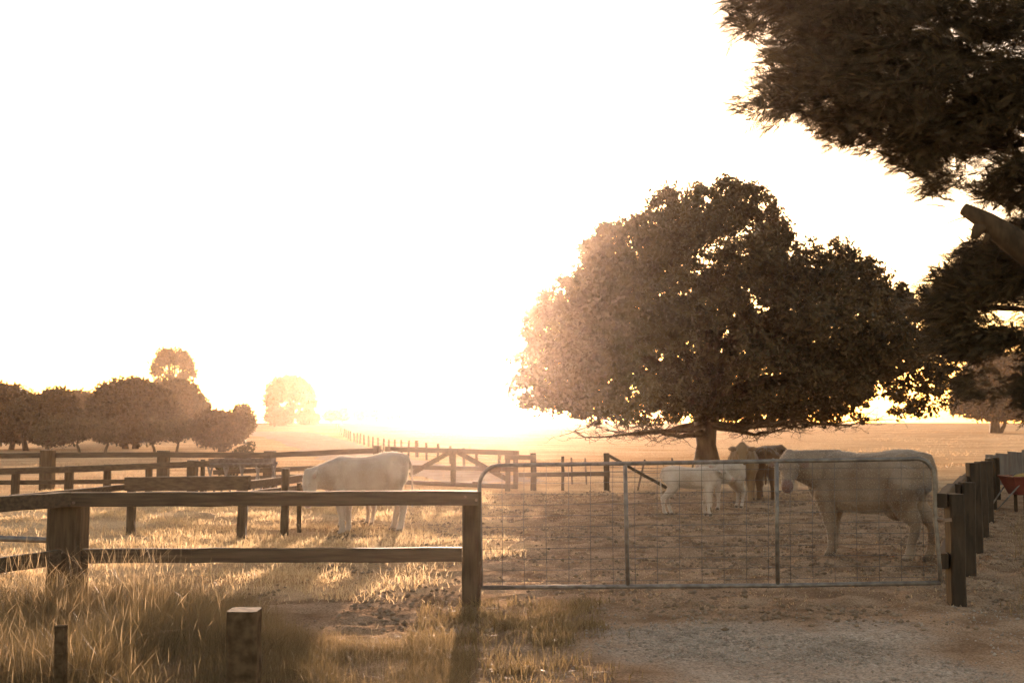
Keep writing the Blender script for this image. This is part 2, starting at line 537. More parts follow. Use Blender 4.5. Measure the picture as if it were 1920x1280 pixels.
# tufts by the end post and along the drive
def tuft_zone(x, y):
    return smooth((.95 - x + (vnoise(x * 2, y * 2, 75) - .5) * .9) / .35) * (1 - weed_zone(x, y))
a = scatter(15000, -.8, 1.3, 4.6, 10.3, tuft_zone, 3.0)
tag(blades('grass_tufts', a, rng.uniform(.03, .12, len(a)) * (1.25 - .5 * smooth(a[:, 0])), rng.uniform(.004, .008, len(a)), M['weed'], .7,
    np.clip(.55 + rng.normal(0, .25, len(a)), 0, 1)), 'low grass tufts beside the gravel driveway', 'grass', kind='stuff')
# dry paddock grass on the left
a = scatter(85000, -11, .3, 10.4, 27, lambda x, y: smooth((-.1 - x + (vnoise(x, y, 76) - .5) * 1.4) / .8), 1.3)
tag(blades('paddock_grass', a, rng.uniform(.03, .11, len(a)), rng.uniform(.005, .011, len(a)), M['straw'], .8), 'short dry straw grass of the left paddock', 'grass', kind='stuff')
# straw litter on the trampled yard
a = scatter(26000, -.5, 9, 10.2, 28, None, 1.6)
tag(blades('yard_straw', a, rng.uniform(.012, .045, len(a)), rng.uniform(.006, .012, len(a)), M['straw'], 1.2,
    rng.uniform(0, .5, len(a))), 'scattered straw trodden into the cattle yard', 'straw', kind='stuff')
# small clods of trodden earth and loose stones
def lumps(name, a, r0, r1, mat):
    nC = len(a); rr_ = r0 + r1 * rng.uniform(0, 1, nC) ** 3
    base6 = np.array([(1, 0, 0), (0, 1, 0), (-1, 0, 0), (0, -1, 0), (.2, .1, .8), (0, 0, -.6)])
    V = np.concatenate([a[:, None, :].repeat(6, 1), full_z(a[:, 0], a[:, 1])[:, None, None].repeat(6, 1)], 2)
    V = V + base6[None] * rr_[:, None, None] * rng.uniform(.6, 1.4, (nC, 6, 1)) + np.array([0, 0, .3]) * rr_[:, None, None]
    b6 = np.arange(nC)[:, None] * 6
    T3 = np.concatenate([b6 + np.array([[k, (k+1) % 4, 4]]) for k in range(4)] + [b6 + np.array([[(k+1) % 4, k, 5]]) for k in range(4)], 0)
    Vt = V.reshape(-1, 3)
    me = bpy.data.meshes.new(name)
    me.vertices.add(len(Vt)); me.vertices.foreach_set('co', Vt.astype(np.float32).ravel())
    me.loops.add(T3.size); me.loops.foreach_set('vertex_index', T3.astype(np.int32).ravel())
    me.polygons.add(len(T3)); me.polygons.foreach_set('loop_start', np.arange(0, T3.size, 3, dtype=np.int32)); me.update(calc_edges=True)
    me.materials.append(mat)
    o = bpy.data.objects.new(name, me); COL.objects.link(o); return o
M['clod'] = mat_simple('earth_clod', (.14, .095, .06), (.32, .23, .155), 3, .95, bmp=.5)
M['pebble'] = mat_simple('driveway_pebble', (.22, .17, .13), (.42, .35, .28), 7, .95, bmp=.3, spec=.05)
tag(lumps('dirt_clods', scatter(22000, -2.6, 9.5, 9.0, 27, None, 1.1), .006, .026, M['clod']), 'small clods of trodden earth in the cattle yard', 'dirt', kind='stuff')
tag(lumps('loose_stones', scatter(10000, .3, 5.0, 4.5, 10.2, lambda x, y: gravel_mask(x, y) * .8 + .15, 1.3), .0035, .013, M['pebble']), 'loose stones on the gravel driveway', 'gravel', kind='stuff')
# field stubble beyond the yards
n = 90000
yy = 26 * (150 / 26) ** rng.uniform(0, 1, n); xx = rng.uniform(-.55, .55, n) * yy * 1.0
k = rng.uniform(0, 1, n) < smooth((vnoise(xx * .25, yy * .5, 77) - .3) / .4)
xx, yy = xx[k], yy[k]
tag(blades('field_stubble', np.stack([xx, yy], 1), rng.uniform(.03, .09, len(xx)), .008 + yy * .0004, M['stubble'], .6), 'dry stubble over the wide field behind the yards', 'grass', kind='stuff')
# rank grass right of the side fence
a = scatter(9000, 4.2, 11, 8.5, 20, lambda x, y: smooth((x - (4.3 + .45 * (y - 10.35))) / .5), 1.5)
tag(blades('verge_grass', a, rng.uniform(.04, .2, len(a)), rng.uniform(.004, .009, len(a)), M['weed'], .6, rng.uniform(.2, .8, len(a))),
    'rough shaded grass right of the dark side fence', 'grass', kind='stuff')

# ------------------------------------------------------------------ fences
def gz(x, y): return float(base_z(x, y))

def post_px(px, top, base, d, w, fence, mat, depth_w=None, lean=0, name='post', round_=False):
    b = P(px, base, d); t = P(px, top, d)
    x = b.x; zb = gz(x, d) - .12
    m = MB()
    if round_:
        m.tube([(x, d, zb), (x, d, (zb+t.z)/2), (x + lean, d, t.z - .012), (x + lean, d, t.z)], [w/2*1.04, w/2, w/2*.97, w/2*.88], 14, jit=.02)
    else:
        m.beam((x, d, zb), (x + lean, d, t.z), w, depth_w or w, 6, .006, up=Vector((0, 1, 0)))
    return m.build(name, M['wood_post'] if mat is W else mat, fence)

def rail_px(a, b, h, w, fence, mat, name='rail', segs=9):
    """a, b = (px, py of the rail's centre line, depth)"""
    m = MB(); m.beam(P(*a), P(*b), w, h, segs, .0035)
    return m.build(name, M['wood_rail'] if mat is W else mat, fence)

W, DW = M['wood'], M['dark_wood']
D0 = 10.35
front = thing('timber_fence', (-2.2, D0, 0), 'timber post and rail fence in the left foreground, its end post beside the metal gate', 'fence')
post_px(884, 921, 1132, D0, .165, front, W)
post_px(124, 925, 1125, D0 + .02, .30, front, W, round_=False, depth_w=.28)
rail_px((896, 933, D0 - .12), (92, 936, D0 - .16), .128, .07, front, W, segs=16)
rail_px((866, 1039, D0 + .02), (150, 1041, D0), .128, .06, front, W, segs=14)
rail_px((128, 936, D0 - .30), (-330, 965, 8.0), .128, .07, front, W)
rail_px((110, 1044, D0 - .2), (-300, 1100, 8.2), .128, .06, front, W)

for px, py, dd in ((872, 931, D0 - .16), (893, 937, D0 - .16), (112, 931, D0 - .2), (138, 942, D0 - .2), (112, 1036, D0 - .2)):
    m = MB(); p = P(px, py, dd); m.tube([p + Vector((0, .03, 0)), p + Vector((0, -.012, 0))], .013, 8); m.build('bolt', M['rust_steel'], front)
pipe = thing('water_pipe', P(0, 1010, 12.2), 'grey metal pipe running left behind the thick fence post', 'pipe')
m = MB(); m.tube([P(-260, 1004, 12.0), P(0, 1009, 12.2), P(60, 1011, 12.3), P(120, 1013, 12.4)], .032, 12)
m.build('tube', M['steel'], pipe)
for q in (-200, 108):
    m = MB(); p = P(q, 1009, 12.2); m.beam((p.x, 12.28, -.1), (p.x, 12.28, p.z), .05, .05, 3, .002, up=Vector((0, 1, 0))); m.build('support', W, pipe)

stump = thing('square_post', (G(459, 1140).x, 5.8, 0), 'short square post with a pale cut top in the weeds, nearest to the viewer', 'post')
d = 5.6
p = P(459, 1142, d); m = MB(); m.beam((p.x, d, -.1), (p.x, d, p.z), .145, .145, 6, .004, up=Vector((0, 1, 0)))
m.build('timber', W, stump)
stake = thing('steel_stake', (P(115, 1175, 6).x, 6, 0), 'thin dark stake low in the weeds at bottom left', 'stake')
p = P(115, 1172, 6); m = MB(); m.beam((p.x, 6, -.1), (p.x, 6, p.z), .055, .05, 5, .003, up=Vector((0, 1, 0))); m.build('timber', W, stake)

# first yard fence on the left
fa = thing('timber_fence', P(200, 946, 22.8), 'low two rail yard fence on the left, just above the foreground rail', 'fence')
for px, top, w in ((-60, 880, .13), (28, 877, .135), (128, 873, .15), (200, 870, .13), (278, 868, .12), (360, 862, .2), (379, 861, .08)):
    dd = 22.6 + (px / 400) * 1.6
    post_px(px, top, 946, dd, w, fa, W)
rail_px((-120, 886, 22.1), (128, 880, 23.0), .125, .05, fa, W)
rail_px((128, 879.5, 22.95), (392, 869, 24.0), .125, .05, fa, W)
rail_px((-120, 905, 22.2), (392, 901, 24.1), .09, .05, fa, W)

# second pen fence with sleepers
fb = thing('timber_fence', P(350, 1004, 16.5), 'pen fence with one thick sleeper rail left of the grazing white cow', 'fence')
post_px(245, 897, 1000, 16.76, .11, fb, W)
post_px(453, 902, 1008, 16.15, .125, fb, W, lean=.01)
rail_px((236, 907, 16.6), (468, 905, 16.0), .20, .07, fb, W)
rail_px((236, 913, 16.9), (20, 934, 14.6), .085, .06, fb, W)
fb2 = thing('timber_fence', P(537, 1000, 16.8), 'slanting pen fence whose tall post stands just left of the grazing white cow', 'fence')
post_px(533, 878, 1002, 16.6, .105, fb2, W, lean=.01)
post_px(560, 905, 997, 17.0, .06, fb2, W)
post_px(655, 880, 960, 22.0, .11, fb2, W)
rail_px((462, 909, 16.3), (665, 884, 22.0), .12, .05, fb2, W)
rail_px((462, 927, 16.4), (665, 902, 22.0), .10, .05, fb2, W)

# far boundary fence
fc = thing('timber_fence', P(400, 920, 27.5), 'long timber fence with thick posts crossing the left half in front of the trees', 'fence')
for px, top, w in ((-80, 845, .26), (88, 843, .30), (305, 844, .26), (505, 845, .27), (707, 835, .19)):
    post_px(px, top, 918, 27.6 + (px - 400) * .001, w, fc, W)
rail_px((-200, 855, 27.4), (305, 852, 27.4), .125, .06, fc, W, segs=14)
rail_px((305, 852, 27.35), (505, 853, 27.4), .13, .06, fc, W)
rail_px((505, 853, 27.45), (706, 844, 27.5), .125, .06, fc, W)
rail_px((400, 885, 27.5), (706, 872, 27.6), .11, .06, fc, W)
rail_px((305, 905, 27.5), (706, 888, 27.6), .15, .06, fc, W)

# diagonal braced timber gate
DG = 28.0
tg = thing('timber_gate', P(850, 918, DG), 'wide timber gate with two diagonal braces behind the grazing cow', 'gate')
rail_px((722, 841, DG), (973, 849, DG), .125, .06, tg, W, 'top_bar')
rail_px((722, 874, DG), (968, 880, DG), .105, .06, tg, W, 'middle_bar')
rail_px((722, 902, DG), (968, 912, DG), .11, .06, tg, W, 'bottom_bar')
for px, t, b, w in ((727, 838, 905, .13), (850, 845, 908, .13), (967, 845, 916, .12)):
    m = MB(); m.beam(P(px, b, DG - .07), P(px, t, DG - .07), w, .05, 4, .005, up=Vector((0, 1, 0))); m.build('stile', W, tg)
for a, b in (((845, 846), (768, 890)), ((856, 846), (952, 899))):
    m = MB(); m.beam(P(*a, DG - .13), P(*b, DG - .13), .05, .115, 4, .005); m.build('brace', W, tg)

fd = thing('timber_fence', P(1060, 920, 27), 'low rail fence between the braced timber gate and its dark corner post', 'fence')
for px, top, base, w in ((716, 842, 918, .05), (1000, 849, 918, .14), (1055, 855, 914, .07), (1137.5, 849, 920, .135), (952, 853, 918, .12)):
    post_px(px, top, base, 27.3, w, fd, W)
rail_px((946, 857, 27.1), (1005, 857, 27.1), .11, .06, fd, W)
rail_px((972, 890, 27.25), (1137, 888, 27.25), .10, .05, fd, W)
rail_px((1142, 854, 27.2), (1250, 914, 26.8), .07, .06, fd, W, 'brace')

# wire fence behind the calves
wf = thing('wire_fence', P(1230, 905, 30), 'sagging wire fence on thin leaning steel pickets behind the calves', 'fence')
for (a, b, d) in (((1071, 857), (1073, 905), 30), ((1097, 858), (1100, 905), 30), ((1209, 861), (1194, 918), 27.5), ((1260, 858), (1262, 905), 29), ((1300, 866), (1290, 915), 28), ((1428, 850), (1430, 905), 29)):
    pa, pb = P(*a, d), P(*b, d); pb.z = gz(pb.x, pb.y) - .1
    m = MB(); m.beam(pb, pa, .045, .035, 3, .002, up=Vector((0, 1, 0))); m.build('picket', M['rust_steel'], wf)
m = MB()
for dz in (0, 9, 18, 27):
    pts = [P(px, 866 + dz + s, d) for px, s, d in ((1142, 0, 27.3), (1209, 2, 27.5), (1260, 3, 28.8), (1300, 3, 28.2), (1365, 1, 28.6), (1428, 0, 29), (1545, -1, 27))]
    m.tube(pts, .006, 5)
m.build('wires', M['wire'], wf)

# rear rail with its dark post and red trough, behind the big cow
fr = thing('timber_fence', P(1547, 905, 26), 'dark square post with a thin rail rising behind the big cow by the red trough', 'fence')
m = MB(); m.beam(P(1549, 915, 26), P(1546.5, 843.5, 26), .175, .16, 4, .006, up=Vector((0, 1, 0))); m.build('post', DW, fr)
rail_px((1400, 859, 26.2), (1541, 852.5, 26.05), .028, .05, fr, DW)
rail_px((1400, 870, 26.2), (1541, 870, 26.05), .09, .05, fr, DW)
rt = thing('red_trough', P(1522, 905, 25.6), 'red feed trough hung on the rail between the white cow head and the dark post', 'trough')
m = MB(); a = P(1502, 862, 25.7); b = P(1540, 860, 25.7)
ring = lambda x: [Vector((x, 25.5, .62)), Vector((x, 25.9, .62)), Vector((x, 25.98, .88)), Vector((x, 25.94, .88)), Vector((x, 25.87, .66)), Vector((x, 25.53, .66)), Vector((x, 25.46, .88)), Vector((x, 25.42, .88))]
m.loft([ring(a.x), ring(a.x + .01), ring(b.x - .01), ring(b.x)], smooth_=False); m.build('tray', M['red_paint'], rt)

# dark side fence running away on the right
fs_ = thing('side_fence', (6, 15, 0), 'dark timber side fence running away from the right gate post', 'fence')
def sx(d): return 3.93 + .45 * (d - D0)
deps = [D0, 12.3, 14.45, 16.6, 18.9, 21.4, 24.5]
tops = [1.0, 1.0, 1.13, 1.07, 1.0, .96, .88]
for i, (d, t) in enumerate(zip(deps, tops)):
    m = MB(); w = .14 if i else .135
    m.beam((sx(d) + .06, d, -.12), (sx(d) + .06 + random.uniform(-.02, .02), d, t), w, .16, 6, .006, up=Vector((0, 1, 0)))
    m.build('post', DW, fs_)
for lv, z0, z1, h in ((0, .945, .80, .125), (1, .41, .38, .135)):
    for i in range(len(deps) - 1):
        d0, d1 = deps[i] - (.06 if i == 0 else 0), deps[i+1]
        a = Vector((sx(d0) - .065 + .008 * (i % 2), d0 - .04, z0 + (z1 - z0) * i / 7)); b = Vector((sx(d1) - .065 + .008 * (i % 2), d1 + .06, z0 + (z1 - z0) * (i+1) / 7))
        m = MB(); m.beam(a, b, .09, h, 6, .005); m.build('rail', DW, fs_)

# grey paling fence far right
gp_ = thing('paling_fence', P(1910, 920, 25), 'stepped grey paling fence at the far right edge behind the red cart', 'fence')
for i in range(17):
    t = i / 16; d = 31 - 8 * t; x = 12.95 - 2.0 * t + .35 * t * t
    z = .72 + .42 * t + (0.04 if i % 3 == 0 else 0)
    m = MB(); m.beam((x, d, -.1), (x, d, z), .30, .03, 3, .004, up=Vector((.97, .25, 0))); m.build('paling', M['grey_board'], gp_)
for z in (.35, .62):
    m = MB(); m.beam((12.98, 30.9, z), (11.35, 23.1, z), .04, .06, 6, .003); m.build('rail', DW, gp_)

# red cart behind the side fence
ct = thing('feed_cart', P(1905, 945, 21), 'red feed cart with a slanting pale handle beyond the dark side fence', 'cart')
cx, cyy = P(1912, 900, 21).x, 21.0
def tub(x0, x1, y0, y1, z): return [Vector((x0, y0, z)), Vector((x1, y0, z)), Vector((x1, y1, z)), Vector((x0, y1, z))]
m = MB()
m.loft([tub(cx-.13, cx+.55, cyy-.2, cyy+.2, .32), tub(cx-.25, cx+.68, cyy-.32, cyy+.32, .62), tub(cx-.27, cx+.70, cyy-.34, cyy+.34, .635), tub(cx-.27, cx+.70, cyy-.34, cyy+.34, .66),
        tub(cx-.245, cx+.675, cyy-.315, cyy+.315, .66), tub(cx-.12, cx+.54, cyy-.19, cyy+.19, .36)], smooth_=False)
m.build('tub', M['red_paint'], ct)
m = MB(); m.ball((cx+.25, cyy, .62), (.38, .24, .10)); m.build('feed_heap', M['yellow_feed'], ct)
for yy_ in (-.26, .26):
    m = MB(); m.tube([(cx-.55, cyy-.1+yy_*.6, .05), (cx-.2, cyy+yy_, .42), (cx+.05, cyy+yy_, .70)], .014, 8); m.build('handle', M['steel'], ct)
for xx_ in (.0, .42):
    for q2 in (-.2, .2):
        m = MB(); m.beam((cx+xx_, cyy+q2, -.05), (cx+xx_, cyy+q2, .33), .05, .05, 2, .002, up=Vector((0, 1, 0))); m.build('leg', DW, ct)
m = MB(); an = [2*math.pi*k/18 for k in range(19)]
m.tube([(cx+.8+.17*math.cos(q), cyy, .17+.17*math.sin(q)) for q in an], .03, 8, cap=False); m.build('wheel', M['rust_steel'], ct)

# long metal feeder on legs behind the pen
fe = thing('metal_feeder', P(450, 900, 25.5), 'pale metal feed bunk on legs behind the left pen rails', 'feeder')
a, b = P(386, 871, 25.5), P(512, 869, 25.5)
m = MB(); m.tube([a, b], .03, 10); m.tube([a + Vector((0, .5, 0)), b + Vector((0, .5, 0))], .03, 10); m.build('top_rail', M['steel'], fe)
for i in range(5):
    q = a.lerp(b, (i + .1) / 4.2)
    m = MB(); m.tube([(q.x, 25.5, q.z), (q.x + .12, 25.75, 0)], .025, 8); m.build('leg', M['steel'], fe)
    m = MB(); m.tube([(q.x, 26, q.z), (q.x - .12, 25.75, 0)], .025, 8); m.build('leg', M['steel'], fe)
m = MB()
def vr(x): return [Vector((x, 25.6, .62)), Vector((x, 25.9, .62)), Vector((x, 26.0, .82)), Vector((x, 25.88, .65)), Vector((x, 25.62, .65)), Vector((x, 25.5, .82))]
m.loft([vr(a.x + .05), vr(b.x - .05)], smooth_=False); m.build('pan', M['steel'], fe)

# far wire fence along the track
ff = thing('wire_fence', G(760, 860), 'long line of small posts running into the distance beside the pale track', 'fence')
lst = [(968, 893, 856), (935, 888, 850), (894, 880, 843), (870, 876, 840), (845, 870, 836), (821, 866, 832), (800, 862, 830), (782, 857, 826), (766, 855, 825.5), (753, 852, 824.5), (740, 850, 823.5), (729, 847, 823), (719, 845, 821.5), (709, 842, 820), (699, 839, 818), (691, 837, 816),
       (683, 834, 814.5), (675, 832, 812), (670, 831, 811.5), (664, 829, 811), (657, 826, 808), (653, 823, 807), (649, 820, 805), (645, 818, 803), (640, 815, 801), (637, 811, 798), (634, 807, 795.5), (631, 804, 794)]
tp = []
for i, (px, py, ty) in enumerate(lst):
    g = G(px, py); h = (py - ty) * g.y / F; w = .075 + .0005 * g.y + (.05 if i == 7 else 0)
    m = MB(); m.beam(g - Vector((0, 0, .1)), g + Vector((random.uniform(-.03, .03), 0, h)), w, w, 2, .003, up=Vector((0, 1, 0))); m.build('post', W, ff)
    tp.append((g, h))
m = MB()
for k in (.35, .65, .92):
    m.tube([g + Vector((0, 0, h * k)) for g, h in tp], .006, 4)
m.build('wires', M['wire'], ff)
# tiny gate on the skyline
sg = thing('field_gate', G(494, 800), 'tiny field gate on the skyline left of the tall gum tree', 'gate')
g = G(494, 800)
for x in (-1.6, 1.6):
    m = MB(); m.beam((g.x + x, g.y, g.z), (g.x + x, g.y, g.z + 1.6), .22, .2, 2, .004, up=Vector((0, 1, 0))); m.build('gate_post', W, sg)
m = MB()
for z in (.4, .9, 1.4): m.beam((g.x - 1.6, g.y, g.z + z), (g.x + 1.6, g.y, g.z + z), .08, .12, 3, .004)
m.build('bars', W, sg)

# ------------------------------------------------------------------ metal farm gate
gt = thing('farm_gate', (1.8, D0 - .05, 0), 'galvanised tube farm gate filled with wire mesh, closed across the driveway', 'gate')
gd = lambda px: D0 - .02 - (px - 900) / 855 * .30
m = MB()
def gp3(px, py): return P(px, py, gd(px))
path = [gp3(902, 1103)]
path += [gp3(900.5, 1000), gp3(899, 910)]
for k in range(1, 9):
    an = math.pi / 2 * k / 8
    path.append(gp3(899 + 38 * (1 - math.cos(an)), 910 - 38 * math.sin(an)))
for px in (1050, 1180, 1320, 1460, 1600, 1700): path.append(gp3(px, 872 - (px - 937) / 780 * 12))
for k in range(0, 9):
    an = math.pi / 2 * k / 8
    path.append(gp3(1718 + 34 * math.sin(an), 859.5 + 38 * (1 - math.cos(an))))
path += [gp3(1753, 960), gp3(1760, 1040), gp3(1764, 1092)]
m.tube(path, .0185, 12)
m.build('frame', M['steel'], gt)
m = MB(); m.tube([gp3(902, 1101), gp3(1180, 1099), gp3(1460, 1097), gp3(1763, 1092)], .02, 12); m.build('bottom_tube', M['steel'], gt)
for a, b in (((1172, 870), (1177, 1098)), ((1456, 864), (1458, 1096))):
    m = MB(); m.tube([gp3(*a), gp3(*b)], .019, 12); m.build('stay', M['steel'], gt)
m = MB()
for i in range(20):
    px = 941 + i * 41.6
    if px > 1745: break
    top = 872 - (px - 937) / 780 * 12 if px > 925 else 885
    m.tube([gp3(px, top), gp3(px + random.uniform(-1, 1), 985), gp3(px + 1, 1100 - (px - 900) * .008)], .0023, 5)
for i in range(11):
    f0 = (i + .5) / 11
    y0 = 876 + f0 * (1100 - 876); y1 = 866 + f0 * (1092 - 866)
    m.tube([gp3(901, y0), gp3(1040, y0 + (y1 - y0) * .15 + random.uniform(-.6, .6)), gp3(1320, (y0 + y1) / 2 + random.uniform(-.8, .8)), gp3(1600, y1 + random.uniform(-.6, .6)), gp3(1754, y1)], .0023, 5)
m.build('wire_mesh', M['wire'], gt)
m = MB(); m.beam(gp3(1752, 977), gp3(1784, 974), .02, .03, 2, .001); m.ball(gp3(1762, 974), (.035, .03, .02)); m.build('latch', M['rust_steel'], gt)
m = MB(); m.beam(gp3(886, 905) + Vector((0, .02, 0)), gp3(901, 905), .02, .03, 2, .001); m.build('hinge', M['rust_steel'], gt); m = MB(); m.beam(gp3(886, 1078) + Vector((0, .02, 0)), gp3(901, 1078), .02, .03, 2, .001); m.build('hinge', M['rust_steel'], gt)

# ------------------------------------------------------------------ cattle
def frame_from(d, up=Vector((0, 0, 1))):
    d = d.normalized(); s = d.cross(up)
    if s.length < .05: s = d.cross(Vector((1, 0, 0)))
    s.normalize(); u = s.cross(d).normalized()
    return d, s, u

def ellring(c, s, u, w, h, n=16, sq=1.0):
    out = []
    for k in range(n):
        a = 2 * math.pi * k / n
        ca, sa = math.cos(a), math.sin(a)
        out.append(c + s * w * math.copysign(abs(ca) ** sq, ca) + u * h * math.copysign(abs(sa) ** sq, sa))
    return out

def make_cow(name, loc, heading, S, mat, label, head_base, head_dir, group='cattle in the yard', calf=False, udder=False, legs=None, face_up=None, tail_sway=0, sx_=1, tilt=0):
    """body in local space: x forward, y left, z up; head_base/head_dir in the same local space"""
    m = MB()
    st = [(-.84, 1.10, .98, .10), (-.80, 1.22, .84, .20), (-.70, 1.30, .74, .27), (-.55, 1.335, .68, .295), (-.35, 1.33, .60, .315), (-.1, 1.29, .56, .36),
          (.15, 1.275, .545, .36), (.38, 1.30, .56, .32), (.56, 1.32, .59, .27), (.70, 1.24, .64, .22), (.82, 1.10, .72, .15), (.88, 1.02, .80, .08)]
    if calf:
        st = [(x * .86, 1.32 + (t - 1.32) , b + .16 * (1 if -.7 < x < .7 else .5), w * .74) for x, t, b, w in st]
    rings = []
    for x, t, b, w in st:
        c = Vector((x, 0, (t + b) / 2)); rings.append(ellring(c, Vector((0, 1, 0)), Vector((0, 0, 1)), w, (t - b) / 2, 18, .86))
    m.loft(rings)
    HB = Vector(head_base); HD = Vector(head_dir).normalized()
    wx = .86 if calf else 1
    # neck
    n0 = Vector((.48 * wx, 0, 1.02)); n1 = Vector((.78 * wx, HB.y * .35, (1.02 + HB.z * 1.0) / 2 if HB.z > .9 else .92)); n2 = HB
    nr = []
    for i in range(7):
        t = i / 6
        c = n0 * (1-t)**2 + n1 * 2*t*(1-t) + n2 * t*t
        dd, s, u = frame_from((n1 - n0) * (1-t) + (n2 - n1) * t)
        k = .74 if calf else 1
        nr.append(ellring(c, s, u, (.23 - .10*t) * k, (.31 - .15*t) * k, 14))
    m.loft(nr)
    m.ball(HB, .145 if not calf else .125)
    # head
    dd, s, u = frame_from(HD, Vector(face_up) if face_up else Vector((0, 0, 1)))
    hk = 1.0 if not calf else .92
    hs = [(-.10, .07, .08, 0), (-.05, .12, .12, .01), (.03, .135, .145, .0), (.12, .13, .145, -.01), (.22, .10, .12, -.02), (.33, .08, .09, -.02), (.41, .085, .085, -.02), (.46, .075, .07, -.02), (.485, .04, .04, -.02)]
    m.loft([ellring(HB + dd * (x * hk) + u * oz * hk, s, u, w * hk, h * hk, 16, .9) for x, w, h, oz in hs])
    m.ball(HB - dd * .07 * hk + u * .06 * hk, (.085 * hk,) * 3)           # poll
    for sg_ in (-1, 1):                                                      # brow, ears
        m.ball(HB + dd * .13 * hk + s * sg_ * .10 * hk + u * .05 * hk, .045 * hk)
        e0 = HB + s * sg_ * .10 * hk - dd * .01; e1 = HB + s * sg_ * .335 * hk - dd * .03 - u * .02
        ed = (e1 - e0).normalized()
        rr = []
        for t, w_ in ((0, .035), (.25, .065), (.55, .09), (.8, .066), (1, .014)):
            c = e0.lerp(e1, t); rr.append(ellring(c, dd, ed.cross(dd).normalized(), w_ * hk, .016 * hk + .012 * (1-t), 10))
        m.loft(rr)
    # dewlap and brisket
    if not calf:
        m.ball((.66, 0, .74), (.17, .11, .17))
    for sg_ in (-1, 1):                                                      # hip bones, pin bones, shoulder
        m.ball((-.52 * wx, sg_ * .215 * (1 if not calf else .75), 1.235), (.10, .05, .06))
        m.ball((-.80 * wx, sg_ * .10, 1.17), (.06, .05, .06))
        m.ball((.47 * wx, sg_ * .20 * (1 if not calf else .75), 1.0), (.13, .10, .26))
    # legs
    lg = dict(fl=.0, fr=.0, hl=.0, hr=.0)
    if legs: lg.update(legs)
    ly = .17 if not calf else .12
    kz = 1.06 if not calf else 1.0
    th = .90 if calf else 1.22
    for key, sgn in (('fl', 1), ('fr', -1)):
        o = lg[key]; fx = .52 * wx
        m.tube([(fx + .02, sgn*ly*.7, .95), (fx + .05, sgn*ly, .74), (fx + .02 + o*.4, sgn*ly, .55), (fx + .02 + o*.7, sgn*ly, .42), (fx + o*.85, sgn*ly, .36), (fx + o, sgn*ly, .2), (fx + o, sgn*ly, .13), (fx + .03 + o, sgn*ly, .08), (fx + .05 + o, sgn*ly, .0)],
               [.13*th, .13*th, .09*th, .066*th, .058*th, .045*th, .050*th, .046*th, .066*th], 12)
    for key, sgn in (('hl', 1), ('hr', -1)):
        o = lg[key]; hx = -.60 * wx
        m.tube([(hx, sgn*ly*.75, 1.1), (hx + .06, sgn*ly, .90), (hx + .10, sgn*ly*1.05, .74), (hx + .02 + o*.3, sgn*ly, .60), (hx - .11 + o*.6, sgn*ly, .47), (hx - .10 + o*.8, sgn*ly, .36), (hx - .06 + o, sgn*ly, .2), (hx - .05 + o, sgn*ly, .13), (hx - .02 + o, sgn*ly, .08), (hx + .01 + o, sgn*ly, 0)],
               [.17*th, .20*th, .165*th, .115*th, .072*th, .056*th, .047*th, .052*th, .048*th, .068*th], 12)
    if udder: m.ball((-.36, 0, .60), (.17, .13, .12))
    # tail
    tx = -.84 * wx if not calf else -.80 * wx
    m.tube([(tx + .14, 0, 1.27), (tx + .01, 0, 1.25), (tx - .06, tail_sway*.2, 1.1), (tx - .07, tail_sway*.5, .85), (tx - .06, tail_sway, .62), (tx - .05, tail_sway, .52), (tx - .05, tail_sway, .38)], [.04, .034, .026, .022, .022, .04, .014], 8)
    me = m.mesh(name)
    tmp = bpy.data.objects.new('tmp', me); COL.objects.link(tmp)
    rm = tmp.modifiers.new('r', 'REMESH'); rm.mode = 'VOXEL'; rm.voxel_size = .017
    smm = tmp.modifiers.new('s', 'SMOOTH'); smm.factor = .5; smm.iterations = 6
    dg = bpy.context.evaluated_depsgraph_get()
    body = bpy.data.meshes.new_from_object(tmp.evaluated_get(dg))
    bpy.data.objects.remove(tmp)
    body.polygons.foreach_set('use_smooth', [True] * len(body.polygons))
    nv = len(body.vertices); co = np.empty(nv * 3, np.float32); body.vertices.foreach_get('co', co); co = co.reshape(-1, 3)
    tip = np.array(HB + dd * .46 * hk)
    mz = np.clip((.115 - np.linalg.norm(co - tip, axis=1)) / .03, 0, 1)
    for sg_ in (-1, 1):
        ec = np.array(HB + s * sg_ * .21 * hk + dd * .02)
        mz = np.maximum(mz, .75 * np.clip((.075 - np.linalg.norm(co - ec, axis=1)) / .03, 0, 1))
    hn = np.clip((.075 - co[:, 2]) / .02, 0, 1)
    a1 = body.attributes.new('muzzle', 'FLOAT', 'POINT'); a1.data.foreach_set('value', mz.astype(np.float32))
    a2 = body.attributes.new('horn', 'FLOAT', 'POINT'); a2.data.foreach_set('value', hn.astype(np.float32))
    body.materials.clear(); body.materials.append(mat)
    o = bpy.data.objects.new(name, body); COL.objects.link(o)
    o.location = (loc[0], loc[1], float(full_z(np.array([loc[0]]), np.array([loc[1]]))[0]) - .01)
    o.rotation_euler = (0, R(tilt), heading); o.scale = (S * sx_, S, S)
    tag(o, label, 'cow' if not calf else 'calf', group)
    # short coat hair that catches the light along the outline
    npol = len(body.polygons); cc_ = np.empty(npol * 3, np.float32); nn_ = np.empty(npol * 3, np.float32); ar = np.empty(npol, np.float32)
    body.polygons.foreach_get('center', cc_); body.polygons.foreach_get('normal', nn_); body.polygons.foreach_get('area', ar)
    cc_ = cc_.reshape(-1, 3); nn_ = nn_.reshape(-1, 3)
    nh = 26000 if not calf else 15000
    ix = rng.choice(npol, nh, p=(ar / ar.sum()).astype(np.float64) / (ar / ar.sum()).astype(np.float64).sum())
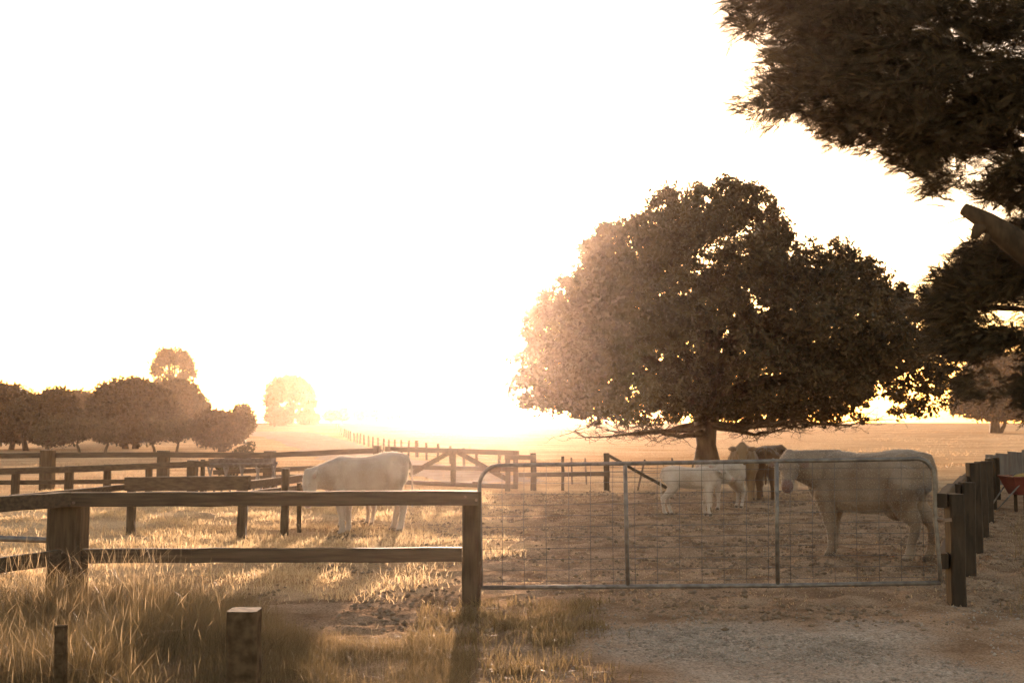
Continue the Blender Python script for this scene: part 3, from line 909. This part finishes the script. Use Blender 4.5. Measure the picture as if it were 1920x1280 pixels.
    b_ = cc_[ix] + rng.uniform(-.008, .008, (nh, 3)); n_ = nn_[ix]
    clump = rng.normal(0, .25, (nh, 3))
    dir_ = n_ * .75 + np.array([-.45, 0, -.45]) + clump; dir_ /= np.linalg.norm(dir_, axis=1)[:, None]
    len_ = rng.uniform(.012, .026, nh)[:, None] / (1 if not calf else .8)
    sd = np.cross(dir_, rng.normal(0, 1, (nh, 3))); sd /= np.linalg.norm(sd, axis=1)[:, None] + 1e-9
    wd = .0016 / (1 if not calf else .7)
    b_ = b_ - n_ * .003
    VV = np.stack([b_ - sd * wd, b_ + sd * wd, b_ + dir_ * len_ + sd * wd * .3, b_ + dir_ * len_ - sd * wd * .3], 1).reshape(-1, 3)
    hcoat = np_mesh('coat_hair', VV, np.arange(nh * 4).reshape(-1, 4), M[HAIR[mat.name]], None, np.repeat(rng.uniform(0, 1, nh), 4))
    hcoat.parent = o
    for sg_ in (-1, 1):
        e = MB(); e.ball(HB + dd * .13 * hk + s * sg_ * .118 * hk + u * .045 * hk, .021 * hk, 10, 7)
        eo = e.build('eye', M['eye'], None); eo.parent = o
    return o

# big white cow behind the gate; forward direction to the left and away
g = G(1643, 1040)
make_cow('cow', (4.26, 13.62), R(180 - 36), .98, M['white_hide'], 'big white cow standing side-on behind the wire mesh gate, face turned to the viewer', (.98, .42, 1.15), (-.26, .74, -.62), sx_=.87,
         udder=True, legs=dict(fl=-.03, fr=.08, hl=.06, hr=-.10), tail_sway=.04)
# grazing white cow
g = G(688, 1000)
make_cow('cow', (g.x + .02, 17.1), R(180 + 10), .90, M['cream_hide'], 'white cow grazing with its head down behind the foreground rails', (1.13, .42, .99), (.20, .36, -.90), sx_=.82, tilt=3,
         legs=dict(fl=.02, fr=-.12, hl=.02, hr=.12), face_up=(1, .4, .3))
g = G(662, 992)
make_cow('calf', (P(668, 900, 18.2).x, 18.2), R(180 + 62), .62, M['cream_hide'], 'calf of which only the legs show beneath the belly of the grazing cow', (.86, .1, 1.20), (.6, .1, -.6),
         calf=True, legs=dict(fl=.0, fr=.05, hl=.0, hr=-.12))
# calves
make_cow('calf', (G(1288, 962).x - .02, 20.3), R(-8), .66, M['cream_hide'], 'white calf standing side-on at the left of the group, rump to the left', (.82, .12, 1.17), (.75, .1, -.45),
         calf=True, legs=dict(fl=-.05, fr=.06, hl=.05, hr=-.1))
make_cow('calf', (G(1362, 955).x, 21.6), R(180 + 38), .66, M['cream_hide'], 'white calf facing the other calf, standing before the tan cow', (.82, -.05, 1.22), (.6, .2, -.6),
         calf=True, legs=dict(fl=.0, fr=.06, hl=.0, hr=-.06))
# tan cow facing the viewer
make_cow('cow', (G(1389, 945).x + .25, 23.9), R(-90 - 14), .88, M['tan_hide'], 'tan cow looking straight at the viewer from behind the calves', (.92, .02, 1.27), (.62, .02, -.70),
         legs=dict(fl=.02, fr=-.05, hl=.0, hr=-.06), tail_sway=.2)
# brown cow from behind
make_cow('cow', (G(1455, 945).x + .18, 24.6), R(76), .86, M['brown_hide'], 'brown cow seen from behind between the tan cow and the big white one', (.98, -.35, 1.17), (.35, -.6, -.6),
         legs=dict(fl=.02, fr=-.05, hl=.0, hr=-.06))

# ------------------------------------------------------------------ trees
def poly_inside(px, py, poly):
    n = len(poly); ins = np.zeros(px.shape, bool); j = n - 1
    for i in range(n):
        xi, yi = poly[i]; xj, yj = poly[j]
        c = ((yi > py) != (yj > py)) & (px < (xj - xi) * (py - yi) / (yj - yi + 1e-12) + xi)
        ins ^= c; j = i
    return ins

def poly_dist(px, py, poly):
    best = np.full(px.shape, 1e9); n = len(poly)
    for i in range(n):
        ax, ay = poly[i]; bx, by = poly[(i+1) % n]
        dx, dy = bx-ax, by-ay; L2 = dx*dx+dy*dy + 1e-12
        t = np.clip(((px-ax)*dx + (py-ay)*dy) / L2, 0, 1)
        best = np.minimum(best, np.hypot(px-(ax+t*dx), py-(ay+t*dy)))
    return best

def crown_points(poly_px, d, n, half, dens=None, shell=.35):
    """poly: crown profile in metres at the tree's own depth; it is inflated to a rounded volume around the trunk"""
    poly = [(P(a, b, d).x, P(a, b, d).z) for a, b in poly_px]
    x0 = min(p[0] for p in poly); x1 = max(p[0] for p in poly); z0 = min(p[1] for p in poly); z1 = max(p[1] for p in poly)
    gx, gz_ = np.meshgrid(np.linspace(x0, x1, 80), np.linspace(z0, z1, 80)); ins = poly_inside(gx, gz_, poly)
    Rm = poly_dist(gx, gz_, poly)[ins].max()
    out = []; tot = 0
    while tot < n:
        x = rng.uniform(x0, x1, n); z = rng.uniform(z0, z1, n)
        k = poly_inside(x, z, poly); x, z = x[k], z[k]
        e = poly_dist(x, z, poly) / Rm
        T = (half * np.sqrt(np.clip(e * (2 - e), 0, 1))) * (.62 + .6 * vnoise(x * 2.6 / Rm + 7, z * 3.4 / Rm + 3, 88)) + .12
        r = rng.uniform(-1, 1, len(x)); keep = rng.uniform(0, 1, len(x)) < T / (half + .12) * (shell + (1 - shell) * np.abs(r)**1.5 + (1-e) * .5)
        if dens is not None: keep &= rng.uniform(0, 1, len(x)) < dens(x, z)
        x, z, T, r, e = x[keep], z[keep], T[keep], r[keep], e[keep]
        a = np.stack([x, d + r * T, z, e], 1); out.append(a); tot += len(a)
    return np.concatenate(out)[:n], poly, Rm

def leaf_cards(name, cen, per, spread, size, mat, parent, flat=.8, aspect=.6, tone_c=None):
    n = len(cen)
    c = np.repeat(cen[:, :3], per, 0)
    off = rng.normal(0, 1, (n*per, 3)); off /= np.linalg.norm(off, axis=1)[:, None] + 1e-9
    off *= (rng.uniform(0, 1, n*per) ** .5)[:, None] * np.repeat(rng.uniform(.6, 1.3, n), per)[:, None] * spread
    off[:, 2] *= flat
    c = c + off
    N = len(c)
    a = rng.normal(0, 1, (N, 3)); a /= np.linalg.norm(a, axis=1)[:, None]
    b = np.cross(a, rng.normal(0, 1, (N, 3))); b /= np.linalg.norm(b, axis=1)[:, None] + 1e-9
    s = size * rng.uniform(.6, 1.4, N)[:, None]
    a = a * s; b = b * s * aspect
    V = np.stack([c - a, c - b * .8 + a * .1, c + a, c + b * .8 + a * .1], 1).reshape(-1, 3)
    Q = np.arange(N * 4).reshape(-1, 4)
    tone = np.repeat(rng.uniform(.0, .8, n) if tone_c is None else tone_c, per) + rng.uniform(-.15, .3, N)
    return np_mesh(name, V, Q, mat, parent, np.repeat(np.clip(tone, 0, 1), 4))

def limb(m, a, b, r0, r1, sag=.0, wob=.12, n=8, sides=8):
    a = Vector(a); b = Vector(b); L_ = (b - a).length
    pts = []; rs = []
    ox, oy, oz = 0, 0, 0
    for i in range(n + 1):
        t = i / n
        if 0 < i < n:
            ox += random.uniform(-1, 1) * wob * L_ / n; oy += random.uniform(-1, 1) * wob * L_ / n; oz += random.uniform(-1, 1) * wob * L_ / n
        k = math.sin(math.pi * t)
        pts.append(a.lerp(b, t) + Vector((ox, oy, oz)) * (1 if i < n else .6) + Vector((0, 0, sag * k)))
        rs.append(r0 + (r1 - r0) * t ** .8)
    m.tube(pts, rs, sides, jit=.05)
    return pts

# the large spreading tree
TD = 46.5
tree = thing('shade_tree', (P(1326, 865, TD).x, TD, 0), 'huge spreading broad-leaved tree with a short thick trunk behind the cows', 'tree')
prof = [(1325, 345), (1268, 348), (1220, 366), (1192, 400), (1135, 420), (1088, 460), (1078, 505), (1020, 548), (988, 590), (974, 640), (956, 690), (952, 732), (984, 764), (1030, 778), (1100, 792),
        (1200, 798), (1290, 796), (1345, 794), (1400, 796), (1480, 794), (1560, 793), (1640, 792), (1715, 782), (1762, 760), (1778, 720), (1780, 682), (1738, 630), (1718, 595), (1686, 575),
        (1680, 537), (1640, 515), (1600, 487), (1560, 455), (1522, 448), (1480, 468), (1462, 410), (1432, 378), (1385, 352)]
sc_ = F / TD
def dens_main(x, z):
    px = 960 + x * sc_; py = 790 - (z - EYE) * sc_
    k = np.ones(len(x))
    k *= 1 - .38 * smooth((px - 1600) / 120) * smooth((py - 560) / 80) * smooth((775 - py) / 20)
    k *= .10 + .90 * smooth((vnoise(x * 1.15 + 9, z * 1.5, 91) - .20) / .22)
    k *= .35 + .65 * smooth((vnoise(x * 3.1 + 4, z * 3.4, 92) - .25) / .2)
    lf = smooth((1230 - px) / 90)
    k = k * (1 - lf) + (k * .4 + .6) * lf
    return k
cen, poly, Rm = crown_points(prof, TD, 5800, 6.8, dens_main)
leaf_cards('crown', cen, 34, .34, .105, M['leaf'], tree, .8)
edge = cen[(cen[:, 3] < .12)]
m = MB(); base = Vector((P(1326, 865, TD).x, TD, 0))
kx = lambda px: P(px, 700, TD).x
m.tube([base + Vector((0, 0, -.2)), base + Vector((-.02, 0, .15)), base + Vector((-.03, 0, .7)), base + Vector((-.04, 0, 1.25)), base + Vector((-.02, 0, 1.8)), base + Vector((0, .1, 3.0))],
       [.62, .50, .40, .44, .52, .42], 18, jit=.04)
m.build('trunk', M['bark'], tree)
m = MB()
fork = base + Vector((0, 0, 1.5))
for i in range(26):
    c = cen[rng.integers(0, len(cen))]
    tgt = Vector(c[:3]); 
    if tgt.z < 2.4: tgt.z += 1.5
    pts = limb(m, fork + Vector((random.uniform(-.2, .2), random.uniform(-.2, .2), random.uniform(0, 1.2))), tgt, .20, .03, .6, .25)
    for q in pts[3:7:2]:
        limb(m, q, q + Vector((random.uniform(-1.5, 1.5), random.uniform(-1.5, 1.5), random.uniform(-.2, 1.6))), .05, .012, 0, .3, 5, 6)
# low bare limbs hanging under the crown
def bare(x0, z0, x1, z1, y0, r):
    a = fork + Vector((x0, y0 * .2, z0)); b = fork + Vector((x1, y0, z1))
    pts = limb(m, a, b, r, .018, -.25, .22, 10, 8)
    for q in pts[3:]:
        for _ in range(4):
            e = q + Vector((random.uniform(-1.0, 1.0), random.uniform(-.8, .8), random.uniform(-.42, .45)))
            p2 = limb(m, q, e, .02, .006, 0, .5, 5, 5)
            for q2 in p2[2:]:
                limb(m, q2, q2 + Vector((random.uniform(-.45, .45), random.uniform(-.3, .3), random.uniform(-.22, .3))), .008, .004, 0, .4, 3, 4)
bare(-.2, -.3, -3.0, .05, -1.6, .16); bare(-.2, .0, -5.4, .02, -3.0, .12); bare(.2, -.05, 3.3, -.02, -1.8, .13); bare(.2, .1, 5.8, .1, -3.0, .11)
bare(-.2, .1, -4.4, .1, 2.5, .12); bare(.2, .1, 6.8, .15, 1.5, .10); bare(.1, .1, 2.2, .15, -4.5, .12)
m.build('branches', M['bark'], tree)

# dark conifer overhanging at the right
CD = 20.0
con = thing('cypress_tree', (13.2, 21, 0), 'dark cypress overhanging from the right edge with long drooping boughs', 'tree')
def sprays(name, cen, per, length, mat, parent, out_dir):
    """drooping twigs, each with short needle strips on both sides"""
    n = len(cen) * per
    od_ = out_dir + rng.normal(0, .38, out_dir.shape); od_ /= np.linalg.norm(od_, axis=1)[:, None]
    c = np.repeat(cen[:, :3], per, 0) + np.repeat(od_, per, 0) * rng.uniform(-.32, .32, (n, 1)) + rng.normal(0, .055, (n, 3))
    d = np.repeat(od_, per, 0) + rng.normal(0, .26, (n, 3)); d /= np.linalg.norm(d, axis=1)[:, None]
    up = rng.normal(0, 1, (n, 3)); s = np.cross(d, up); s /= np.linalg.norm(s, axis=1)[:, None] + 1e-9
    Ls = length * rng.uniform(.6, 1.3, n)
    V = []; K = 11
    for k in range(K):
        t = (k + .5) / K
        for sg_ in (-1, 1):
            b = c + d * (Ls * t)[:, None]; b[:, 2] -= (t**2) * Ls * .18
            dd = d * .75 + s * sg_ * .8; L2 = (Ls * .34 * (1.1 - t))[:, None]
            e = b + dd * L2 + rng.normal(0, .006, (n, 3)); w = np.cross(dd, s + .3 * up); w /= np.linalg.norm(w, axis=1)[:, None] + 1e-9
            w *= .0065
            V.append(np.stack([b - w * .7, b + w * .7, e + w, e - w], 1))
    V = np.concatenate(V, 0).reshape(-1, 3)
    Q = np.arange(len(V)).reshape(-1, 4)
    tone = np.tile(np.repeat(rng.uniform(0, 1, n), 4), K * 2)
    return np_mesh(name, V, Q, mat, parent, tone)
p1 = [(1368, 18), (1395, 62), (1440, 100), (1452, 112), (1440, 150), (1402, 200), (1450, 212), (1510, 228), (1570, 246), (1600, 282), (1650, 300), (1710, 296), (1735, 350), (1775, 372), (1835, 366), (1905, 385), (2060, 390), (2160, 250),
      (2200, 0), (2100, -220), (1900, -330), (1620, -200), (1440, -60)]
s20 = F / CD
def dens_c(x, z):
    px = 960 + x * s20; py = 790 - (z - EYE) * s20
    k = .02 + .98 * smooth((vnoise(x * 1.5 + 3 + z * .8, z * 3.2, 93) - .26) / .2)
    k *= .3 + .7 * smooth((vnoise(x * 5 + z * 2, z * 8.0, 94) - .25) / .25)
    return k * (1 - .5 * smooth((px - 1950) / 50)) * (1 - .5 * smooth((-60 - py) / 60))
c1, _, _ = crown_points(p1, CD, 3700, 1.9, dens_c)
p2 = [(1742, 565), (1775, 525), (1822, 495), (1830, 462), (1862, 452), (1925, 408), (2080, 390), (2200, 560), (2200, 780), (1990, 800), (1925, 785), (1870, 778), (1815, 752), (1800, 700), (1786, 645), (1752, 612)]
c2, _, _ = crown_points(p2, 21.5, 1900, 1.7, dens_c)
cc = np.concatenate([c1, c2])
trunk_p = np.array([12.0, 21.0])
od = np.stack([cc[:, 0] - 13.5, cc[:, 1] - 21, np.full(len(cc), .0)], 1); od /= np.linalg.norm(od, axis=1)[:, None]
od[:, 2] = rng.uniform(-.1, .45, len(cc))
sprays('crown', cc, 8, .32, M['needle'], con, od)
m = MB()
m.tube([(13.2, 21, -.3), (13.2, 21, .5), (13.15, 21, 4), (13.2, 20.9, 8), (13.1, 20.8, 12.5)], [.75, .55, .46, .32, .10], 16, jit=.04); m.build('trunk', M['bark'], con)
m = MB()
for i in range(34):
    c = cc[rng.integers(0, len(cc))]
    t = Vector(c[:3]); z0 = max(1.5, min(11.5, t.z - random.uniform(0, 1.5)))
    limb(m, (13.2, 21, z0), t, .11, .015, .2, .1, 9, 7)
m.build('boughs', M['bark'], con)
m = MB()
q = lambda a, b: P(a, b, CD - .5)
m.tube([q(1960, 500), q(1890, 445), q(1850, 415), q(1806, 391)], [.26, .22, .17, .10], 10, jit=.1)
m.tube([q(1846, 418), q(1832, 432), q(1826, 447)], [.13, .10, .06], 8, jit=.1)
m.tube([q(1862, 430), q(1850, 445), q(1843, 458)], [.09, .05, .03], 7, jit=.1)
for a, b in (((1822, 405), (1770, 418)), ((1815, 400), (1795, 420)), ((1830, 445), (1796, 458))):
    limb(m, q(*a), q(*b), .014, .005, 0, .3, 5, 5)
m.build('broken_limb', M['bark'], con)

# smaller and distant trees
def ell(cx, cy, rx, ry, n=18, wob=.1, flat_bottom=.75):
    out = []
    for k in range(n):
        a = 2 * math.pi * k / n; f = 1 + random.uniform(-wob, wob)
        y = math.sin(a) * ry * f
        if y > 0: y *= flat_bottom
        out.append((cx + math.cos(a) * rx * f, cy + y))
    return out

def far_tree(name, label, group, prof, d, base_px, base_py, n, leaf, mat=None, trunk_r=.15, multi=1, dens=None, fork_py=None, per=22, spread=None, cat='tree', limbs=5):
    X_ = P(base_px, base_py, d).x; zb = gz(X_, d)
    t = thing(name, (X_, d, zb), label, cat, group)
    xs_ = [p[0] for p in prof]; half = (max(xs_) - min(xs_)) / 2 * d / F
    c, pl, rm = crown_points(prof, d, n, half * .9, dens)
    leaf_cards('crown', c, per, spread or leaf * 3.2, leaf, mat or M['gum_leaf'], t, .8)
    m = MB(); b0 = Vector((X_, d, zb))
    fz = P(base_px, fork_py or (base_py - 8), d).z
    for k in range(multi):
        b1 = b0 + Vector(((k - (multi-1)/2) * trunk_r * 3, 0, 0))
        top = Vector((b1.x + random.uniform(-.3, .3), d, max(fz, zb + .3)))
        m.tube([b1 - Vector((0, 0, .2)), b1.lerp(top, .5), top], [trunk_r * 1.3, trunk_r, trunk_r * .9], 8, jit=.06)
        for i in range(limbs):
            q_ = c[rng.integers(0, len(c))]
            limb(m, top, q_[:3], trunk_r * .6, trunk_r * .12, 0, .12, 6, 6)
    m.build('trunk', M['bark'], t)
    return t

GL = 'trees of the left grove'
far_tree('broadleaf_tree', 'dark dense tree cut by the left edge of the grove', GL, ell(5, 780, 62, 60, wob=.14, flat_bottom=.8), 66, 20, 842, 1200, .13, M['leaf'], fork_py=815)
far_tree('broadleaf_tree', 'dark bushy tree with twiggy top, second from the left edge', GL, ell(88, 786, 58, 50, wob=.2, flat_bottom=.85), 64, 50, 842, 1100, .13, M['leaf'], fork_py=820)
far_tree('umbrella_tree', 'flat-topped paler tree peeping between the two darkest trees of the grove', GL, [(108, 745), (125, 738), (150, 736), (180, 739), (190, 760), (185, 790), (150, 800), (115, 795), (104, 765)], 110, 150, 830, 420, .18, dens=lambda x, z: np.full(len(x), 1.), fork_py=800)
far_tree('broadleaf_tree', 'largest round tree of the left grove on a double trunk', GL, [(172, 790), (178, 750), (200, 722), (228, 714), (262, 712), (290, 722), (315, 740), (335, 770), (345, 800), (310, 822), (250, 828), (190, 822)], 68, 245, 842, 1900, .13, M['leaf'], .18, 2, fork_py=812)
far_tree('broadleaf_tree', 'tall pale tree behind the right flank of the largest round tree', GL, [(290, 730), (310, 714), (340, 712), (365, 722), (372, 745), (384, 775), (372, 812), (320, 822), (285, 805)], 92, 335, 832, 1100, .16, fork_py=805)
far_tree('layered_conifer', 'conifer with flat layered boughs at the right of the grove', GL, [(360, 745), (390, 742), (372, 752), (397, 760), (375, 768), (400, 778), (380, 795), (355, 798), (350, 770)], 105, 372, 826, 500, .15, M['needle'], fork_py=780)
far_tree('broadleaf_tree', 'low broad tree on the right end of the grove with a thick dark trunk', GL, ell(414, 802, 50, 32, wob=.18, flat_bottom=.9), 62, 415, 845, 900, .12, M['leaf'], .2, fork_py=822)
far_tree('broadleaf_tree', 'small round-topped tree just right of the grove', GL, ell(454, 790, 19, 28), 80, 450, 832, 350, .13, fork_py=815)
GO = 'young orchard trees under the grove'
for i, (px, lb) in enumerate(((95, 'small grey-leaved orchard tree under the second dark tree'), (150, 'small orchard tree under the flat-topped tree'), (195, 'small orchard tree left of the double trunk'), (292, 'small orchard tree right of the double trunk'), (330, 'small orchard tree at the right end of its row'))):
    far_tree('orchard_tree', lb, GO, ell(px, 808, 26, 20, wob=.15), 58 + (i % 2) * 3, px, 848, 160, .09, None, .07, 1, fork_py=832)
# gum behind the grove, airy crown on long bare stems
def airy(cx, cy, r):
    def f(x, z, cx=cx, cy=cy, r=r): return np.ones(len(x))
    return f
def gum(label, grp, prof, d, bx, by, n, leaf, hole, fork_py, limbs):
    s_ = F / d
    def dn(x, z):
        px = 960 + x * s_; py = 790 - (z - EYE) * s_
        e = ((px - hole[0]) / hole[2]) ** 2 + ((py - hole[1]) / hole[3]) ** 2
        return np.where(e < 1, .06 if hole[1] > 750 else .2, 1.0) * smooth((vnoise(px / 5, py / 5, 95) - .15) / .3)
    return far_tree('gum_tree', label, grp, prof, d, bx, by, n, leaf, None, .34, 1, dn, fork_py, limbs=limbs)
gum('tall airy gum tree rising above the left grove', 'tall gum trees', [(284, 702), (290, 680), (300, 660), (320, 653), (342, 656), (358, 670), (362, 700), (360, 712), (345, 718), (300, 718), (286, 712)], 150, 318, 806, 250, .22, (322, 703, 27, 26), 745, 16)
gum('round-headed gum tree standing alone left of the track end', 'tall gum trees', [(505, 768), (501, 745), (506, 726), (518, 713), (536, 707), (556, 709), (573, 718), (585, 733), (589, 752), (582, 770), (568, 780), (545, 786), (518, 782)], 190, 545, 799, 900, .30, (546, 768, 32, 24), 788, 22)
GB = 'bushes and small trees on the skyline'
sky_t = [(524, 782, 26, 17, 798, 175, 'round bush in front of the lone gum tree'), (578, 784, 20, 15, 800, 180, 'bush just right of the lone gum tree'),
         (621, 780, 12, 11, 791, 214, 'small skyline tree, left one of the touching pair'), (643, 779, 11, 12, 791, 216, 'small skyline tree, right one of the touching pair'),
         (678, 779, 13, 11, 790, 218, 'small skyline tree, first of the row of three'), (704, 780, 13, 9, 790, 222, 'low skyline tree, middle of the row of three'),
         (735, 778, 18, 12, 791, 215, 'broad skyline tree, last of the row of three'), (781, 776, 19, 10, 788, 220, 'lone flat skyline tree nearest the sun')]
for (cx_, cy_, rx_, ry_, by_, d_, lb) in sky_t:
    far_tree('skyline_tree', lb, GB, ell(cx_, cy_, rx_, ry_, wob=.08), d_, cx_, by_, 320, .20, None, .13, 1, fork_py=cy_ + 4, limbs=4)
# tree with trunk behind the cypress
far_tree('broadleaf_tree', 'distant round tree whose trunk shows beneath the cypress at the right edge', None, [(1795, 780), (1792, 740), (1802, 700), (1830, 672), (1870, 660), (1920, 665), (1960, 700), (1975, 760), (1960, 783), (1880, 785)], 120, 1866, 812, 1500, .24, M['leaf'], .5, 1, fork_py=785)
m = MB(); tt = [o for o in COL.objects if o.get('label', '').startswith('distant round tree')][0]
lx = P(1876, 812, 120); m.tube([(lx.x - .1, 120, gz(lx.x, 120) - .1), (lx.x + .4, 120, 1.2), (lx.x + .7, 120, 2.4)], [.28, .2, .16], 8); m.build('side_stem', M['bark'], tt)

# leafy sapling behind the far rail
sp = thing('leafy_shrub', P(448, 905, 31), 'leafy sapling slanting up behind the far rail, speckled with light', 'shrub')
c, _, _ = crown_points([(408, 872), (430, 852), (448, 838), (468, 826), (475, 832), (474, 860), (455, 885), (425, 892), (410, 888)], 31, 330, .4)
leaf_cards('crown', c, 9, .06, .035, M['gum_leaf'], sp)
m = MB(); b = P(440, 905, 31)
for px, py in ((470, 832), (455, 845), (435, 860), (420, 872)): limb(m, (b.x, 31, 0), P(px, py, 31), .02, .006, 0, .1, 6, 5)
m.build('stem', M['bark'], sp)

# ------------------------------------------------------------------ haze
hm = bpy.data.materials.new('haze_air'); hm.use_nodes = True
nt = hm.node_tree; nt.nodes.clear()
out = nt.nodes.new('ShaderNodeOutputMaterial'); pv = nt.nodes.new('ShaderNodeVolumePrincipled')
pv.inputs['Color'].default_value = (1.0, .77, .62, 1)
pv.inputs['Density'].default_value = .00021
pv.inputs['Anisotropy'].default_value = .88
nt.links.new(pv.outputs[0], out.inputs['Volume'])
m = MB()
x0, x1, y0, y1, z0, z1 = -640, 640, -28, 890, -7, 19
vs = [(x, y, z) for z in (z0, z1) for x, y in ((x0, y0), (x1, y0), (x1, y1), (x0, y1))]
m._add(vs, [(3, 2, 1, 0), (4, 5, 6, 7), (0, 1, 5, 4), (1, 2, 6, 5), (2, 3, 7, 6), (3, 0, 4, 7)])
hz = m.build('haze', hm)
tag(hz, 'warm morning haze filling the air over the farm', 'haze', kind='stuff')
